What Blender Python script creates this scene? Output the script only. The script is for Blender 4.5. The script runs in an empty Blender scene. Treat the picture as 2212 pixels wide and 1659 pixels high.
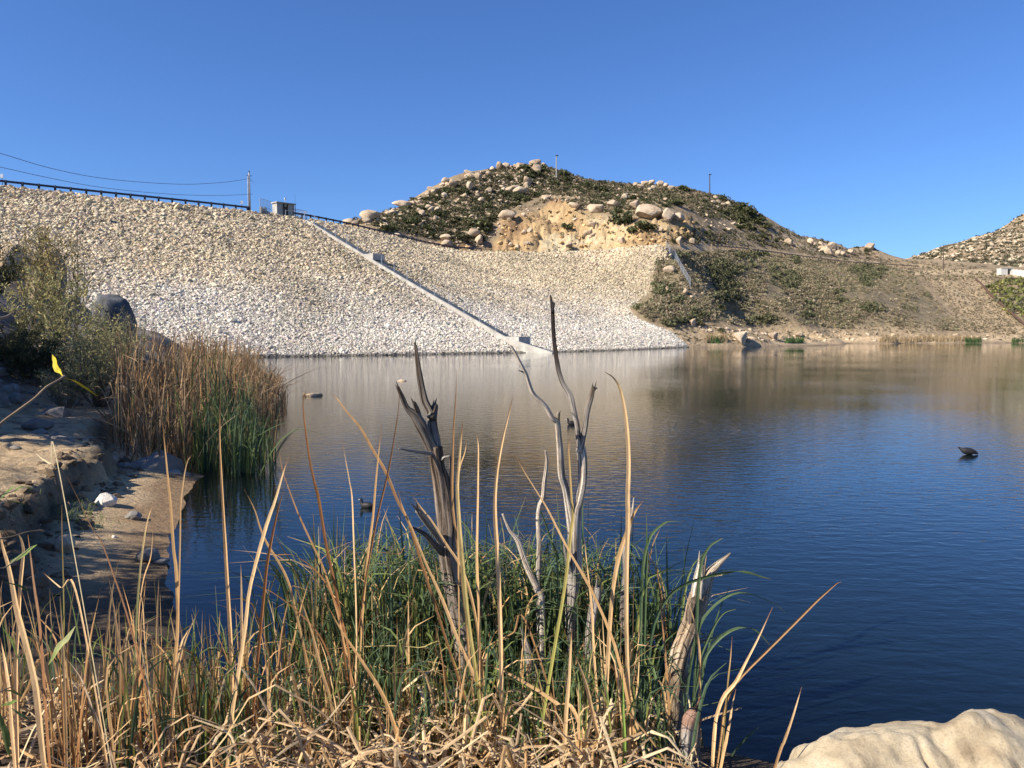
import bpy, bmesh, math, random
import numpy as np
from mathutils import Vector, Matrix
rng = np.random.default_rng(7)
random.seed(7)
SC = bpy.context.scene
COL = SC.collection

# ------------------------------------------------------------------ camera, sky, sun, exposure
FV, CX, CY, HOR, CAMZ = 1703.0, 1106.0, 829.5, 720.0, 2.5      # measured on the photograph enlarged to 2212 x 1659
PITCH = math.atan((CY - HOR) / FV)
cam = bpy.data.cameras.new('camera'); camo = bpy.data.objects.new('camera', cam); COL.objects.link(camo)
camo.location = (0, 0, CAMZ); camo.rotation_euler = (math.pi / 2 - PITCH, 0, 0)
cam.sensor_width = 36; cam.lens = 36 * FV / 2212; cam.clip_start = .05; cam.clip_end = 9000
SC.camera = camo
SUN_EL, SUN_AZ = math.radians(37), math.atan2(-.89, -.45)         # azimuth from +Y towards +X
SUNV = Vector((math.sin(SUN_AZ) * math.cos(SUN_EL), math.cos(SUN_AZ) * math.cos(SUN_EL), math.sin(SUN_EL)))
W = bpy.data.worlds.new('World'); SC.world = W; W.use_nodes = True
bg = W.node_tree.nodes['Background']
sky = W.node_tree.nodes.new('ShaderNodeTexSky'); sky.sky_type = 'NISHITA'; sky.sun_disc = False
sky.sun_elevation = SUN_EL; sky.sun_rotation = SUN_AZ % (2 * math.pi)
sky.altitude = 300; sky.air_density = 1.0; sky.dust_density = .25; sky.ozone_density = 3.0
tint = W.node_tree.nodes.new('ShaderNodeMix'); tint.data_type = 'RGBA'; tint.blend_type = 'MULTIPLY'; tint.inputs[0].default_value = 1; tint.inputs[7].default_value = (.57, .84, 1.30, 1)   # clear dry-air blue
W.node_tree.links.new(sky.outputs[0], tint.inputs[6]); W.node_tree.links.new(tint.outputs[2], bg.inputs[0]); bg.inputs[1].default_value = .069
sl = bpy.data.lights.new('sun', 'SUN'); sl.energy = 5.0; sl.angle = math.radians(.5); sl.color = (1, .92, .80)
so = bpy.data.objects.new('sun', sl); COL.objects.link(so); so.rotation_euler = (-SUNV).to_track_quat('-Z', 'Y').to_euler()
SC.view_settings.view_transform = 'Standard'; SC.view_settings.look = 'None'
SC.view_settings.exposure = .8; SC.view_settings.gamma = 1
SC.render.engine = 'CYCLES'; SC.cycles.use_denoising = True; SC.cycles.denoiser = 'OPENIMAGEDENOISE'
SC.cycles.max_bounces = 8; SC.cycles.transparent_max_bounces = 16

# ------------------------------------------------------------------ picture -> place
cp, sp = math.cos(PITCH), math.sin(PITCH)
def ray(px, py):
    a = (np.asarray(px, float) - CX) / FV; b = (CY - np.asarray(py, float)) / FV
    return a, cp + b * sp, -sp + b * cp
def P(px, py, Y=None, z=None):
    a, dy, dz = ray(px, py)
    k = Y / dy if Y is not None else (z - CAMZ) / dz
    return np.stack([a * k, dy * k, CAMZ + dz * k], -1)
def proj(p):
    p = np.asarray(p, float); dz = p[..., 2] - CAMZ
    d = p[..., 1] * cp - dz * sp; u = p[..., 1] * sp + dz * cp
    return CX + FV * p[..., 0] / d, CY - FV * u / d

# ------------------------------------------------------------------ noise
def _h(xi, yi, zi, seed):
    h = (xi.astype(np.int64) * 374761393 + yi.astype(np.int64) * 668265263 + zi.astype(np.int64) * 1274126177 + seed * 144269) & 0xffffffff
    h = ((h ^ (h >> 13)) * 1274126177) & 0xffffffff
    h = ((h ^ (h >> 15)) * 2246822519) & 0xffffffff
    return (h & 0xffff) / 32767.5 - 1
def n3(x, y, z, seed=0):
    x, y, z = np.broadcast_arrays(np.asarray(x, float), np.asarray(y, float), np.asarray(z, float))
    xi, yi, zi = np.floor(x), np.floor(y), np.floor(z); fx, fy, fz = x - xi, y - yi, z - zi
    s = lambda t: t * t * (3 - 2 * t); fx, fy, fz = s(fx), s(fy), s(fz); r = 0
    for i in (0, 1):
        for j in (0, 1):
            for k in (0, 1):
                r = r + _h(xi + i, yi + j, zi + k, seed) * (fx if i else 1 - fx) * (fy if j else 1 - fy) * (fz if k else 1 - fz)
    return r
def fbm(x, y, z=0., o=4, seed=0):
    r, a = 0, 1.
    for i in range(o): r = r + a * n3(x * 2 ** i, y * 2 ** i, np.asarray(z) * 2 ** i, seed + i); a *= .5
    return r
def sm(a, b, x): t = np.clip((x - a) / (b - a), 0, 1); return t * t * (3 - 2 * t)
def inpoly(x, y, poly):
    x, y = np.asarray(x, float), np.asarray(y, float); c = np.zeros(np.broadcast(x, y).shape, bool); n = len(poly)
    for i in range(n):
        x1, y1 = poly[i]; x2, y2 = poly[i - 1]
        if y1 == y2: continue
        c ^= ((y1 > y) != (y2 > y)) & (x < (x2 - x1) * (y - y1) / (y2 - y1) + x1)
    return c

# ------------------------------------------------------------------ materials
def mat(name, rough=.85):
    m = bpy.data.materials.new(name); m.use_nodes = True; nt = m.node_tree
    b = nt.nodes['Principled BSDF']; b.inputs['Roughness'].default_value = rough; b.inputs['Specular IOR Level'].default_value = .25
    return m, nt, b
def nd(nt, t, ins=None, **kw):
    n = nt.nodes.new('ShaderNode' + t)
    for k, v in kw.items(): setattr(n, k, v)
    for k, v in (ins or {}).items():
        if isinstance(v, bpy.types.NodeSocket): nt.links.new(v, n.inputs[k])
        else: n.inputs[k].default_value = v
    return n
def pos(nt, sc=(1, 1, 1)):
    g = nd(nt, 'NewGeometry'); return nd(nt, 'Mapping', {'Vector': g.outputs['Position'], 'Scale': sc}).outputs[0]
def noise(nt, vec, scale, detail=5, rough=.6): return nd(nt, 'TexNoise', {'Vector': vec, 'Scale': scale, 'Detail': detail, 'Roughness': rough}).outputs['Fac']
def ramp(nt, f, stops):
    r = nd(nt, 'ValToRGB', {'Fac': f}); e = r.color_ramp.elements
    while len(e) < len(stops): e.new(.5)
    for k, (p, c) in enumerate(stops): e[k].position = p; e[k].color = (*c, 1) if len(c) == 3 else c
    return r.outputs[0]
def mix(nt, f, a, b, mode='MIX'):
    m = nd(nt, 'Mix', data_type='RGBA', blend_type=mode)
    for k, v in ((0, f), (6, a), (7, b)):
        if isinstance(v, bpy.types.NodeSocket): nt.links.new(v, m.inputs[k])
        else: m.inputs[k].default_value = (*v, 1) if isinstance(v, tuple) and len(v) == 3 else v
    return m.outputs[2]
def attr(nt, name): return nd(nt, 'Attribute', attribute_name=name)
def bump(nt, b, h, strength, dist): nt.links.new(nd(nt, 'Bump', {'Height': h, 'Strength': strength, 'Distance': dist}).outputs[0], b.inputs['Normal'])
def flat(name, c, rough=.7, metal=0, var=.25, sc=3.):
    m, nt, b = mat(name, rough); f = noise(nt, pos(nt), sc, 6)
    nt.links.new(ramp(nt, f, [(.3, tuple(x * (1 - var) for x in c)), (.7, tuple(min(1, x * (1 + var)) for x in c))]), b.inputs['Base Color'])
    b.inputs['Metallic'].default_value = metal; return m

MT = {}
# soils and hill: surface colour from the vertex attribute, broken up by noise
def m_earth(name, s1, s2, bs, bd):
    m, nt, b = mat(name, .95); p = pos(nt); a = attr(nt, 'Col').outputs['Color']
    f1 = noise(nt, p, s1, 8, .7); f2 = noise(nt, p, s2, 5, .6)
    c = mix(nt, .8, a, ramp(nt, f1, [(.3, (.55, .52, .5)), (.5, (.95, .95, .95)), (.72, (1.25, 1.2, 1.12))]), 'MULTIPLY')
    c = mix(nt, .6, c, ramp(nt, f2, [(.35, (.7, .68, .66)), (.6, (1.1, 1.1, 1.1))]), 'MULTIPLY')
    nt.links.new(c, b.inputs['Base Color']); bump(nt, b, f1, bs, bd); return m
MT['hill'] = m_earth('hill_soil', .35, 1.6, .9, 1.2)
MT['ground'] = m_earth('bank_sand', 9., 60., 1., .06)
def m_rock(name, lo, mid, hi, s, bs=.6, bd=.3):
    m, nt, b = mat(name, .92); p = pos(nt); f = noise(nt, p, s, 8, .65); f2 = noise(nt, p, s * 7, 4, .6)
    rn = nd(nt, 'ObjectInfo').outputs['Random']
    c = ramp(nt, f, [(.28, lo), (.46, mid), (.7, hi)])
    c = mix(nt, .7, c, ramp(nt, rn, [(0, (.78, .74, .7)), (.5, (1, .97, .92)), (1, (1.12, 1.1, 1.08))]), 'MULTIPLY')
    c = mix(nt, .5, c, ramp(nt, f2, [(.36, (.66, .64, .62)), (.58, (1.05, 1.05, 1.05))]), 'MULTIPLY')
    nt.links.new(c, b.inputs['Base Color']); bump(nt, b, mix(nt, .5, f, f2), bs, bd); return m
MT['boulder'] = m_rock('granite', (.25, .18, .12), (.46, .36, .25), (.58, .48, .36), .5)
MT['shore_stone'] = m_rock('bank_stone', (.1, .095, .088), (.18, .168, .155), (.27, .255, .235), 5, .5, .03)
MT['pale_stone'] = m_rock('pale_stone', (.45, .42, .38), (.66, .63, .57), (.76, .74, .7), 7, .6, .03)
def m_riprap():
    m, nt, b = mat('riprap_stone', .9); p = pos(nt); a = attr(nt, 'Col').outputs['Color']
    f = noise(nt, p, 2.5, 5, .7)
    nt.links.new(mix(nt, .8, a, ramp(nt, f, [(.3, (.7, .68, .64)), (.6, (1.08, 1.08, 1.08))]), 'MULTIPLY'), b.inputs['Base Color']); return m
MT['riprap'] = m_riprap()
MT['fill'] = flat('embankment_fill', (.075, .06, .045), .95)
MT['concrete'] = flat('concrete', (.37, .35, .31), .9, 0, .3, .9)
MT['darkmetal'] = flat('painted_rail', (.035, .04, .06), .6)
MT['galv'] = flat('galvanised_steel', (.42, .44, .47), .45, .6)
MT['polewood'] = flat('pole_wood', (.34, .32, .3), .8)
MT['darkwood'] = flat('dark_pole_wood', (.1, .075, .055), .85)
MT['postwood'] = flat('fence_wood', (.3, .22, .14), .85)
MT['white'] = flat('white_paint', (.5, .49, .45), .7, 0, .08)
MT['rust'] = flat('rusty_pipe', (.1, .06, .04), .8)
MT['door'] = flat('grey_door_paint', (.16, .15, .14), .6)
def m_leafy(name, rndcols, trans=.3, useattr=True):
    m, nt, b = mat(name, .6); b.inputs['Specular IOR Level'].default_value = .2
    c = ramp(nt, nd(nt, 'ObjectInfo').outputs['Random'], rndcols)
    if useattr: c = mix(nt, 1., c, attr(nt, 'Col').outputs['Color'], 'MULTIPLY')
    if name == 'reed_blades':
        st_ = noise(nt, pos(nt, (55, 55, 7)), 1., 6, .7); c = mix(nt, .85, c, ramp(nt, st_, [(.30, (.42, .36, .3)), (.42, (.88, .86, .82)), (.56, (1.02, 1, .98)), (.72, (1.2, 1.15, 1.05))]), 'MULTIPLY')
        bump(nt, b, st_, .5, .004)
    nt.links.new(c, b.inputs['Base Color'])
    t = nd(nt, 'BsdfTranslucent', {'Color': c}); ms = nd(nt, 'MixShader', {'Fac': trans})
    nt.links.new(b.outputs[0], ms.inputs[1]); nt.links.new(t.outputs[0], ms.inputs[2])
    nt.links.new(ms.outputs[0], nt.nodes['Material Output'].inputs[0]); return m
MT['bush'] = m_leafy('shrub_leaves', [(0, (.065, .075, .028)), (.5, (.095, .1, .042)), (1, (.135, .125, .065))], .2)
MT['col_leaf'] = m_leafy('leaves', [(0, (.95, .95, .95)), (1, (1.05, 1.05, 1.05))], .3)
MT['scrub'] = m_leafy('scrub_leaves', [(0, (1, 1, 1)), (1, (1, 1, 1))], .15)
MT['reed'] = m_leafy('reed_blades', [(0, (.85, .85, .85)), (.5, (1, 1, 1)), (1, (1.12, 1.08, 1.05))], .28)
MT['twig'] = flat('twig_bark', (.24, .17, .1), .8, 0, .3, 20)
MT['branch'] = flat('shrub_twigs', (.15, .12, .085), .9)
def m_deadwood():
    m, nt, b = mat('weathered_wood', .85); uv = nd(nt, 'UVMap').outputs[0]
    v = nd(nt, 'Mapping', {'Vector': uv, 'Scale': (11, 1.3, 1)}).outputs[0]
    f = noise(nt, v, 1.3, 8, .75); g = noise(nt, pos(nt), 5, 4, .6); ch = attr(nt, 'Col').outputs['Color']
    c = ramp(nt, f, [(.37, (.028, .021, .016)), (.44, (.17, .14, .11)), (.515, (.47, .42, .36)), (.66, (.70, .66, .6))])
    c = mix(nt, .6, c, ramp(nt, g, [(.35, (.6, .54, .48)), (.6, (1.1, 1.1, 1.1))]), 'MULTIPLY')
    c = mix(nt, 1., c, ch, 'MULTIPLY'); nt.links.new(c, b.inputs['Base Color']); bump(nt, b, f, 1., .02); return m
MT['deadwood'] = m_deadwood()
def m_bigrock():
    m, nt, b = mat('pale_boulder_stone', .9); p = pos(nt)
    f = noise(nt, p, 3, 9, .65); f2 = noise(nt, p, 110, 5, .75); w = noise(nt, pos(nt, (11, 2.2, 3)), 1.1, 4, .6)
    c = ramp(nt, f, [(.3, (.27, .195, .115)), (.5, (.44, .36, .235)), (.7, (.5, .44, .33))])
    c = mix(nt, .5, c, ramp(nt, f2, [(.34, (.45, .43, .42)), (.5, (1.0, 1.0, 1.0))]), 'MULTIPLY')
    c = mix(nt, .75, c, ramp(nt, w, [(.36, (.62, .6, .6)), (.44, (1, 1, 1))]), 'MULTIPLY')
    nt.links.new(c, b.inputs['Base Color']); bump(nt, b, mix(nt, .5, f, f2), .45, .03); return m
MT['bigrock'] = m_bigrock()
def m_water():
    m, nt, b = mat('lake_water', .05); nt.nodes.remove(b)
    dp = attr(nt, 'Col').outputs['Fac']
    g = nd(nt, 'NewGeometry').outputs['Position']
    v1 = nd(nt, 'Mapping', {'Vector': g, 'Scale': (.55, 1.25, 1), 'Rotation': (0, 0, .12)}).outputs[0]
    v2 = nd(nt, 'Mapping', {'Vector': g, 'Scale': (.8, 1.4, 1), 'Rotation': (0, 0, -.2)}).outputs[0]
    a = nd(nt, 'TexNoise', {'Vector': v1, 'Scale': 5.5, 'Detail': 2, 'Roughness': .45, 'Distortion': .4}).outputs['Fac']
    c = nd(nt, 'TexNoise', {'Vector': v2, 'Scale': 15., 'Detail': 2, 'Roughness': .5}).outputs['Fac']
    patch = nd(nt, 'MapRange', {'Value': nd(nt, 'TexNoise', {'Vector': nd(nt, 'Mapping', {'Vector': g, 'Scale': (.5, 1, 1)}).outputs[0], 'Scale': .07, 'Detail': 3}).outputs['Fac'], 1: .35, 2: .65, 3: .2, 4: 1.1}).outputs[0]
    h = nd(nt, 'Math', {0: nd(nt, 'Math', {0: c, 1: .22}, operation='MULTIPLY').outputs[0], 1: a}, operation='ADD').outputs[0]
    calm = nd(nt, 'MapRange', {'Value': nd(nt, 'SeparateXYZ', {0: g}).outputs[1], 1: 12., 2: 90., 3: 1.1, 4: .42}).outputs[0]
    h = nd(nt, 'Math', {0: nd(nt, 'Math', {0: h, 1: patch}, operation='MULTIPLY').outputs[0], 1: calm}, operation='MULTIPLY').outputs[0]
    n = nd(nt, 'Bump', {'Height': h, 'Strength': 1., 'Distance': .010}).outputs[0]
    fr = nd(nt, 'Fresnel', {'IOR': 1.33, 'Normal': n}).outputs[0]
    deep = nd(nt, 'BsdfDiffuse', {'Color': (.004, .009, .011, 1)}).outputs[0]
    tr = nd(nt, 'BsdfTransparent', {'Color': (.62, .6, .5, 1)}).outputs[0]
    body = nd(nt, 'MixShader', {'Fac': dp}); nt.links.new(tr, body.inputs[1]); nt.links.new(deep, body.inputs[2])
    gl = nd(nt, 'BsdfGlossy', {'Color': (1, 1, 1, 1), 'Roughness': .03, 'Normal': n}).outputs[0]
    o = nd(nt, 'MixShader', {'Fac': fr}); nt.links.new(body.outputs[0], o.inputs[1]); nt.links.new(gl, o.inputs[2])
    nt.links.new(o.outputs[0], nt.nodes['Material Output'].inputs[0]); return m
MT['water'] = m_water()
def m_link():
    m, nt, b = mat('chain_link_wire', .5); b.inputs['Base Color'].default_value = (.4, .43, .46, 1); b.inputs['Metallic'].default_value = .5
    t = nd(nt, 'BsdfTransparent'); ms = nd(nt, 'MixShader', {'Fac': .3})
    nt.links.new(t.outputs[0], ms.inputs[1]); nt.links.new(b.outputs[0], ms.inputs[2]); nt.links.new(ms.outputs[0], nt.nodes['Material Output'].inputs[0]); return m
MT['link'] = m_link()
MT['bird'] = flat('black_feathers', (.018, .017, .018), .55)
MT['bill'] = flat('white_bill', (.7, .68, .62), .4)

# ------------------------------------------------------------------ mesh helpers
def build(name, V, F, m, col=None, smooth=False, uv=None):
    """One mesh datablock. F: list of index arrays (n,k)."""
    V = np.asarray(V, float); F = [np.asarray(f, np.int32) for f in (F if isinstance(F, list) else [F]) if len(f)]
    me = bpy.data.meshes.new(name); me.vertices.add(len(V)); me.vertices.foreach_set('co', V.ravel())
    idx = np.concatenate([f.ravel() for f in F]); tot = np.concatenate([np.full(len(f), f.shape[1], np.int32) for f in F])
    me.loops.add(len(idx)); me.loops.foreach_set('vertex_index', idx)
    me.polygons.add(len(tot)); me.polygons.foreach_set('loop_start', np.concatenate([[0], np.cumsum(tot)[:-1]]).astype(np.int32))
    me.polygons.foreach_set('loop_total', tot)
    me.polygons.foreach_set('use_smooth', np.full(len(tot), bool(smooth)))
    if col is not None:
        a = me.color_attributes.new('Col', 'FLOAT_COLOR', 'POINT'); c = np.ones((len(V), 4)); c[:, :3] = col; a.data.foreach_set('color', c.ravel())
    if uv is not None:
        u = me.uv_layers.new(name='UVMap'); u.data.foreach_set('uv', np.asarray(uv, float)[idx].ravel())
    me.update(calc_edges=True); me.validate(); me.materials.append(m); return me
def put(me, name=None, loc=(0, 0, 0), rot=(0, 0, 0), scale=(1, 1, 1), parent=None, **tags):
    o = bpy.data.objects.new(name or me.name, me); COL.objects.link(o); o.location = loc; o.rotation_euler = rot
    o.scale = scale if np.ndim(scale) else (scale,) * 3
    if parent is not None: o.parent = parent
    for k, v in tags.items(): o[k] = v
    return o
def mk(name, V, F, m, base=(0, 0, 0), parent=None, col=None, smooth=False, uv=None, **tags):
    """A mesh given in world coordinates with its origin at base (or at its parent's origin)."""
    if parent is not None: base = parent.location
    me = build(name, np.asarray(V, float) - np.asarray(base, float), F, m, col, smooth, uv)
    return put(me, name, (0, 0, 0) if parent is not None else base, parent=parent, **tags)
def thing(name, label, category, loc=(0, 0, 0), group=None, rz=0):
    o = bpy.data.objects.new(name, None); COL.objects.link(o); o.location = loc; o.rotation_euler.z = rz
    o.empty_display_size = .2; o['label'] = label; o['category'] = category
    if group: o['group'] = group
    return o
def catmull(p, n):
    p = np.asarray(p, float)
    if len(p) < 3: return p[0] + (p[-1] - p[0]) * np.linspace(0, 1, n)[:, None]
    q = np.vstack([2 * p[0] - p[1], p, 2 * p[-1] - p[-2]]); t = np.linspace(0, len(p) - 1 - 1e-9, n); i = t.astype(int); f = (t - i)[:, None]
    a, b, c, d = q[i], q[i + 1], q[i + 2], q[i + 3]
    return .5 * (2 * b + (c - a) * f + (2 * a - 5 * b + 4 * c - d) * f ** 2 + (3 * b - a - 3 * c + d) * f ** 3)
def tube(p, r, n=None, seg=10, rough=0., seed=0, fib=8, close=True):
    p = np.asarray(p, float); r = np.asarray(r, float)
    if n: rr = np.interp(np.linspace(0, 1, n), np.linspace(0, 1, len(r)), r); p = catmull(p, n); r = rr
    n = len(p); T = np.gradient(p, axis=0); T /= np.linalg.norm(T, axis=1)[:, None] + 1e-9
    u = np.cross(T[0], (0, 1, 0) if abs(T[0][1]) < .9 else (1, 0, 0)); V = []; UV = []; L = np.concatenate([[0], np.cumsum(np.linalg.norm(np.diff(p, axis=0), axis=1))])
    th = np.linspace(0, 2 * np.pi, seg, endpoint=False)
    for i in range(n):
        u = u - T[i] * (u @ T[i]); u /= np.linalg.norm(u) + 1e-9; v = np.cross(T[i], u)
        rad = r[i] * np.ones(seg)
        if rough:
            rad = rad * (1 + rough * n3(np.cos(th) * fib * .35, np.sin(th) * fib * .35, L[i] * 2.2, seed) + .6 * rough * n3(np.cos(th) * fib, np.sin(th) * fib, L[i] * 6, seed + 3))
        V.append(p[i] + rad[:, None] * (np.cos(th)[:, None] * u + np.sin(th)[:, None] * v)); UV.append(np.stack([th / 6.2832, np.full(seg, L[i])], 1))
    V = np.vstack(V); UV = np.vstack(UV); i, j = np.meshgrid(np.arange(n - 1), np.arange(seg), indexing='ij'); k = (j + 1) % seg
    Q = np.stack([i * seg + j, i * seg + k, (i + 1) * seg + k, (i + 1) * seg + j], -1).reshape(-1, 4); F = [Q]
    if close:
        V = np.vstack([V, p[:1] - T[:1] * 0, p[-1:] + T[-1:] * r[-1] * .5]); UV = np.vstack([UV, UV[:1], UV[-1:]]); a = np.arange(seg); b = (a + 1) % seg
        F.append(np.concatenate([np.stack([b, a, np.full(seg, n * seg)], 1), np.stack([(n - 1) * seg + a, (n - 1) * seg + b, np.full(seg, n * seg + 1)], 1)]))
    return V, F, UV
def join(parts):
    """[(V, [F..], extra..)] -> one V, F list, extras stacked."""
    Vs, Fs, off = [], [], 0; ex = [[] for _ in parts[0][2:]]
    for q in parts:
        Vs.append(q[0]); Fs += [np.asarray(f) + off for f in q[1]]; off += len(q[0])
        for e, x in zip(ex, q[2:]): e.append(x)
    return (np.vstack(Vs), Fs, *[np.vstack(e) for e in ex])
def box(c, s, ax=None):
    """Box with centre c, size s, axes rows ax."""
    ax = np.eye(3) if ax is None else np.asarray(ax, float); c = np.asarray(c, float)
    k = np.array([[i, j, l] for i in (-.5, .5) for j in (-.5, .5) for l in (-.5, .5)]) * np.asarray(s, float)
    return c + k @ ax, [np.array([[0, 1, 3, 2], [4, 6, 7, 5], [0, 4, 5, 1], [2, 3, 7, 6], [0, 2, 6, 4], [1, 5, 7, 3]])]
def frame(d):
    d = np.asarray(d, float) * (1, 1, 0); d /= np.linalg.norm(d); return np.array([d, [-d[1], d[0], 0], [0, 0, 1]])
def bar(a, b, w, h=None, up=(0, 0, 1)):
    a, b = np.asarray(a, float), np.asarray(b, float); d = b - a; L = np.linalg.norm(d); d /= L
    s = np.cross(up, d); s = s / np.linalg.norm(s) if np.linalg.norm(s) > 1e-6 else np.array([1., 0, 0]); return box((a + b) / 2, (L, w, h or w), np.array([d, s, np.cross(d, s)]))
def lines(parts): return join(parts)

# ------------------------------------------------------------------ the near bank
SH = np.array([(30, .5), (14, 1.5), (8, 2.0), (3, 3.4), (1.3, 4.5), (.97, 4.8), (.56, 4.95), (-.3, 5.07), (-1.24, 5.2), (-2.06, 5.6), (-2.7, 6.26), (-3.1, 7), (-3.5, 7.9), (-4, 8.87),
      (-4.58, 10.4), (-5.2, 12.5), (-5.4, 13.7), (-6.4, 15), (-7.6, 17.5), (-8.6, 22), (-9.5, 30), (-13, 45), (-22, 58), (-45, 66), (-80, 60)], float)
def shore(x, y):
    x, y = np.asarray(x, float), np.asarray(y, float); best = np.full(x.shape, 1e9); sg = np.ones(x.shape)
    for a, b in zip(SH[:-1], SH[1:]):
        d = b - a; t = np.clip(((x - a[0]) * d[0] + (y - a[1]) * d[1]) / (d @ d), 0, 1)
        ex, ey = x - a[0] - t * d[0], y - a[1] - t * d[1]; q = ex * ex + ey * ey
        c = d[0] * ey - d[1] * ex; m = q < best - 1e-9; best = np.where(m, q, best); sg = np.where(m, np.sign(c), sg)
    return np.sqrt(best) * sg
def gz(x, y):
    x, y = np.asarray(x, float), np.asarray(y, float); s = shore(x, y) + .10 * n3(x * .9, y * .9, 0, 3) + .05 * n3(x * 2.7, y * 2.7, 0, 4)
    left = sm(-3.2, -4.6, x) * sm(5.5, 7.5, y)
    wet = np.where(s > -1.6, .13 * s, -.21 + .3 * (s + 1.6)); wet = np.maximum(wet, -3)
    sp_ = np.maximum(s, 0); lip = 1.2 + .26 * n3(x * .8, y * .8, 0, 9) + .2 * n3(x * 2.2, y * 2.2, 0, 8) + .12 * n3(x * 4.3, y * 4.3, 0, 18) + .06 * n3(x * 9, y * 9, 0, 19)
    hl = .19 * np.minimum(sp_, 1.25) + .38 * sm(lip, lip + .13, s) + .13 * np.clip(s - 1.5, 0, 9) + .30 * np.clip(s - 3.2, 0, 99) + .25 * np.clip(s - 9, 0, 99)
    hl = hl + sm(1.4, 2.2, s) * (.06 * fbm(x * 1.6, y * 1.6, 0, 5, 21) + .02 * n3(x * 7, y * 7, 0, 22) + .022 * fbm(x * 4.5, y * 4.5, 0, 2, 24)) + sm(.9, 1.3, s) * sm(2.1, 1.5, s) * .07 * fbm(x * 5, y * 5, 0, 3, 23) + sm(3, 6, s) * .35 * fbm(x * .35, y * .35, 0, 5, 31)
    hl = hl + .006 * n3(x * 9, y * 9, 0, 2) * sm(.05, .5, s)
    hn = .16 * np.minimum(sp_, 3.) + .1 * np.clip(s - 3, 0, 5) + .05 * fbm(x * 1.5, y * 1.5, 0, 3, 14) * sm(.3, 1, s)
    return np.where(s > 0, left * hl + (1 - left) * hn, wet)
def gridmesh(xs, ys, zf):
    X, Y = np.meshgrid(xs, ys); Z = zf(X, Y); n = len(xs); i, j = np.meshgrid(np.arange(len(ys) - 1), np.arange(n - 1), indexing='ij')
    Q = np.stack([i * n + j, i * n + j + 1, (i + 1) * n + j + 1, (i + 1) * n + j], -1).reshape(-1, 4)
    return np.stack([X, Y, Z], -1).reshape(-1, 3), Q
xs = np.concatenate([np.arange(-60, -24, 1.2), np.arange(-24, -10, .3), np.arange(-10, 2, .075), np.arange(2, 16, .35)])
ys = np.concatenate([np.arange(-12, 2, .5), np.arange(2, 17, .075), np.arange(17, 72, .4)])
V, Q = gridmesh(xs, ys, gz); s = shore(V[:, 0], V[:, 1]); x, y, z = V.T
dry = np.array([.5, .37, .22]); wetc = np.array([.27, .18, .10]); dark = np.array([.16, .12, .085]); mud = np.array([.30, .22, .13]); grav = np.array([.23, .2, .17])
wm = sm(.25, .75, s + .15 * n3(x * 3, y * 3, 0, 5))[:, None]; c = wetc * (1 - wm) + dry * wm
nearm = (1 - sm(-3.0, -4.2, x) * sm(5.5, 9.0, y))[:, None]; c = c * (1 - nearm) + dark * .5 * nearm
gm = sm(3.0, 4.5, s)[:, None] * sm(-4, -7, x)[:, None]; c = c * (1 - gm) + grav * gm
steep = sm(.0, .35, np.abs(s - 1.35) * -1 + .3)[:, None] * sm(-3.2, -4.6, x)[:, None]; c = c * (1 - .85 * steep) + dark * .4 * .85 * steep  # moist scarp soil, darkened further to paint in the shadow on its face
clod = sm(.1, .6, fbm(x * 4, y * 4, 0, 3, 44)) * sm(1.5, 2, s); c = c * (1 - .45 * clod[:, None])
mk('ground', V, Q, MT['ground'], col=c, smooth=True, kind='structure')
# water
wx = np.concatenate([np.arange(-120, -14, 4.), np.arange(-14, 4, .2), np.arange(4, 40, 2.), np.arange(40, 560, 20.)])
wy = np.concatenate([np.arange(-10, 3, 1.), np.arange(3, 20, .2), np.arange(20, 120, 4.), np.arange(120, 460, 20.)])
V, Q = gridmesh(wx, wy, lambda X, Y: 0 * X); d = np.maximum(0, -gz(V[:, 0], V[:, 1])); k = 1 - np.exp(-d / .16)
mk('lake_water', V, Q, MT['water'], col=np.repeat(k[:, None], 3, 1), smooth=True, kind='structure')
mk('plain', [(-4000, -4000, -4), (4000, -4000, -4), (4000, 6000, -4), (-4000, 6000, -4)], np.array([[0, 1, 2, 3]]), MT['ground'], col=np.array([.3, .24, .16]), kind='structure')

# ------------------------------------------------------------------ the dam
CR = 22.5
dc = np.array([(-150, 34), (-120, 62), (-70.6, 108.5), (-43, 132.5), (-31.8, 148), (-17, 186), (-6.4, 195.7), (16.5, 194.6), (33.9, 181), (52, 172)], float)
dw = np.array([(-110, 6), (-84, 27), (-40, 72), (-11, 92.6), (3, 102.5), (14, 113.5), (20, 122), (27, 133.5), (33, 144), (38, 152)], float)
NU = 400
dcf, dwf = catmull(dc, NU), catmull(dw, NU)
def dam(u, v):
    """u along the crest 0..1, v 0 at the water .. 1 at the crest."""
    t = np.linspace(0, 1, NU); a = np.stack([np.interp(u, t, dwf[:, i]) for i in (0, 1)], -1); b = np.stack([np.interp(u, t, dcf[:, i]) for i in (0, 1)], -1)
    v = np.asarray(v)[..., None]; q = a + (b - a) * v; return np.concatenate([q, CR * v], -1)
_uu, _vv = np.meshgrid(np.linspace(0, 1, 500), np.linspace(0, 1, 120), indexing='ij'); _DS = dam(_uu.ravel(), _vv.ravel())
def damz(x, y): return np.array([_DS[np.argmin((_DS[:, 0] - a) ** 2 + (_DS[:, 1] - b) ** 2), 2] for a, b in zip(np.atleast_1d(x), np.atleast_1d(y))])
BYX = np.array([(520, 1424), (532, 1428), (545, 1437), (580, 1427), (610, 1420), (640, 1418), (655, 1375), (668, 1362), (685, 1400), (705, 1450), (725, 1495), (745, 1535), (760, 1545)], float)
def rightof(px, py): return px - np.interp(py, BYX[:, 0], BYX[:, 1])
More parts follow.
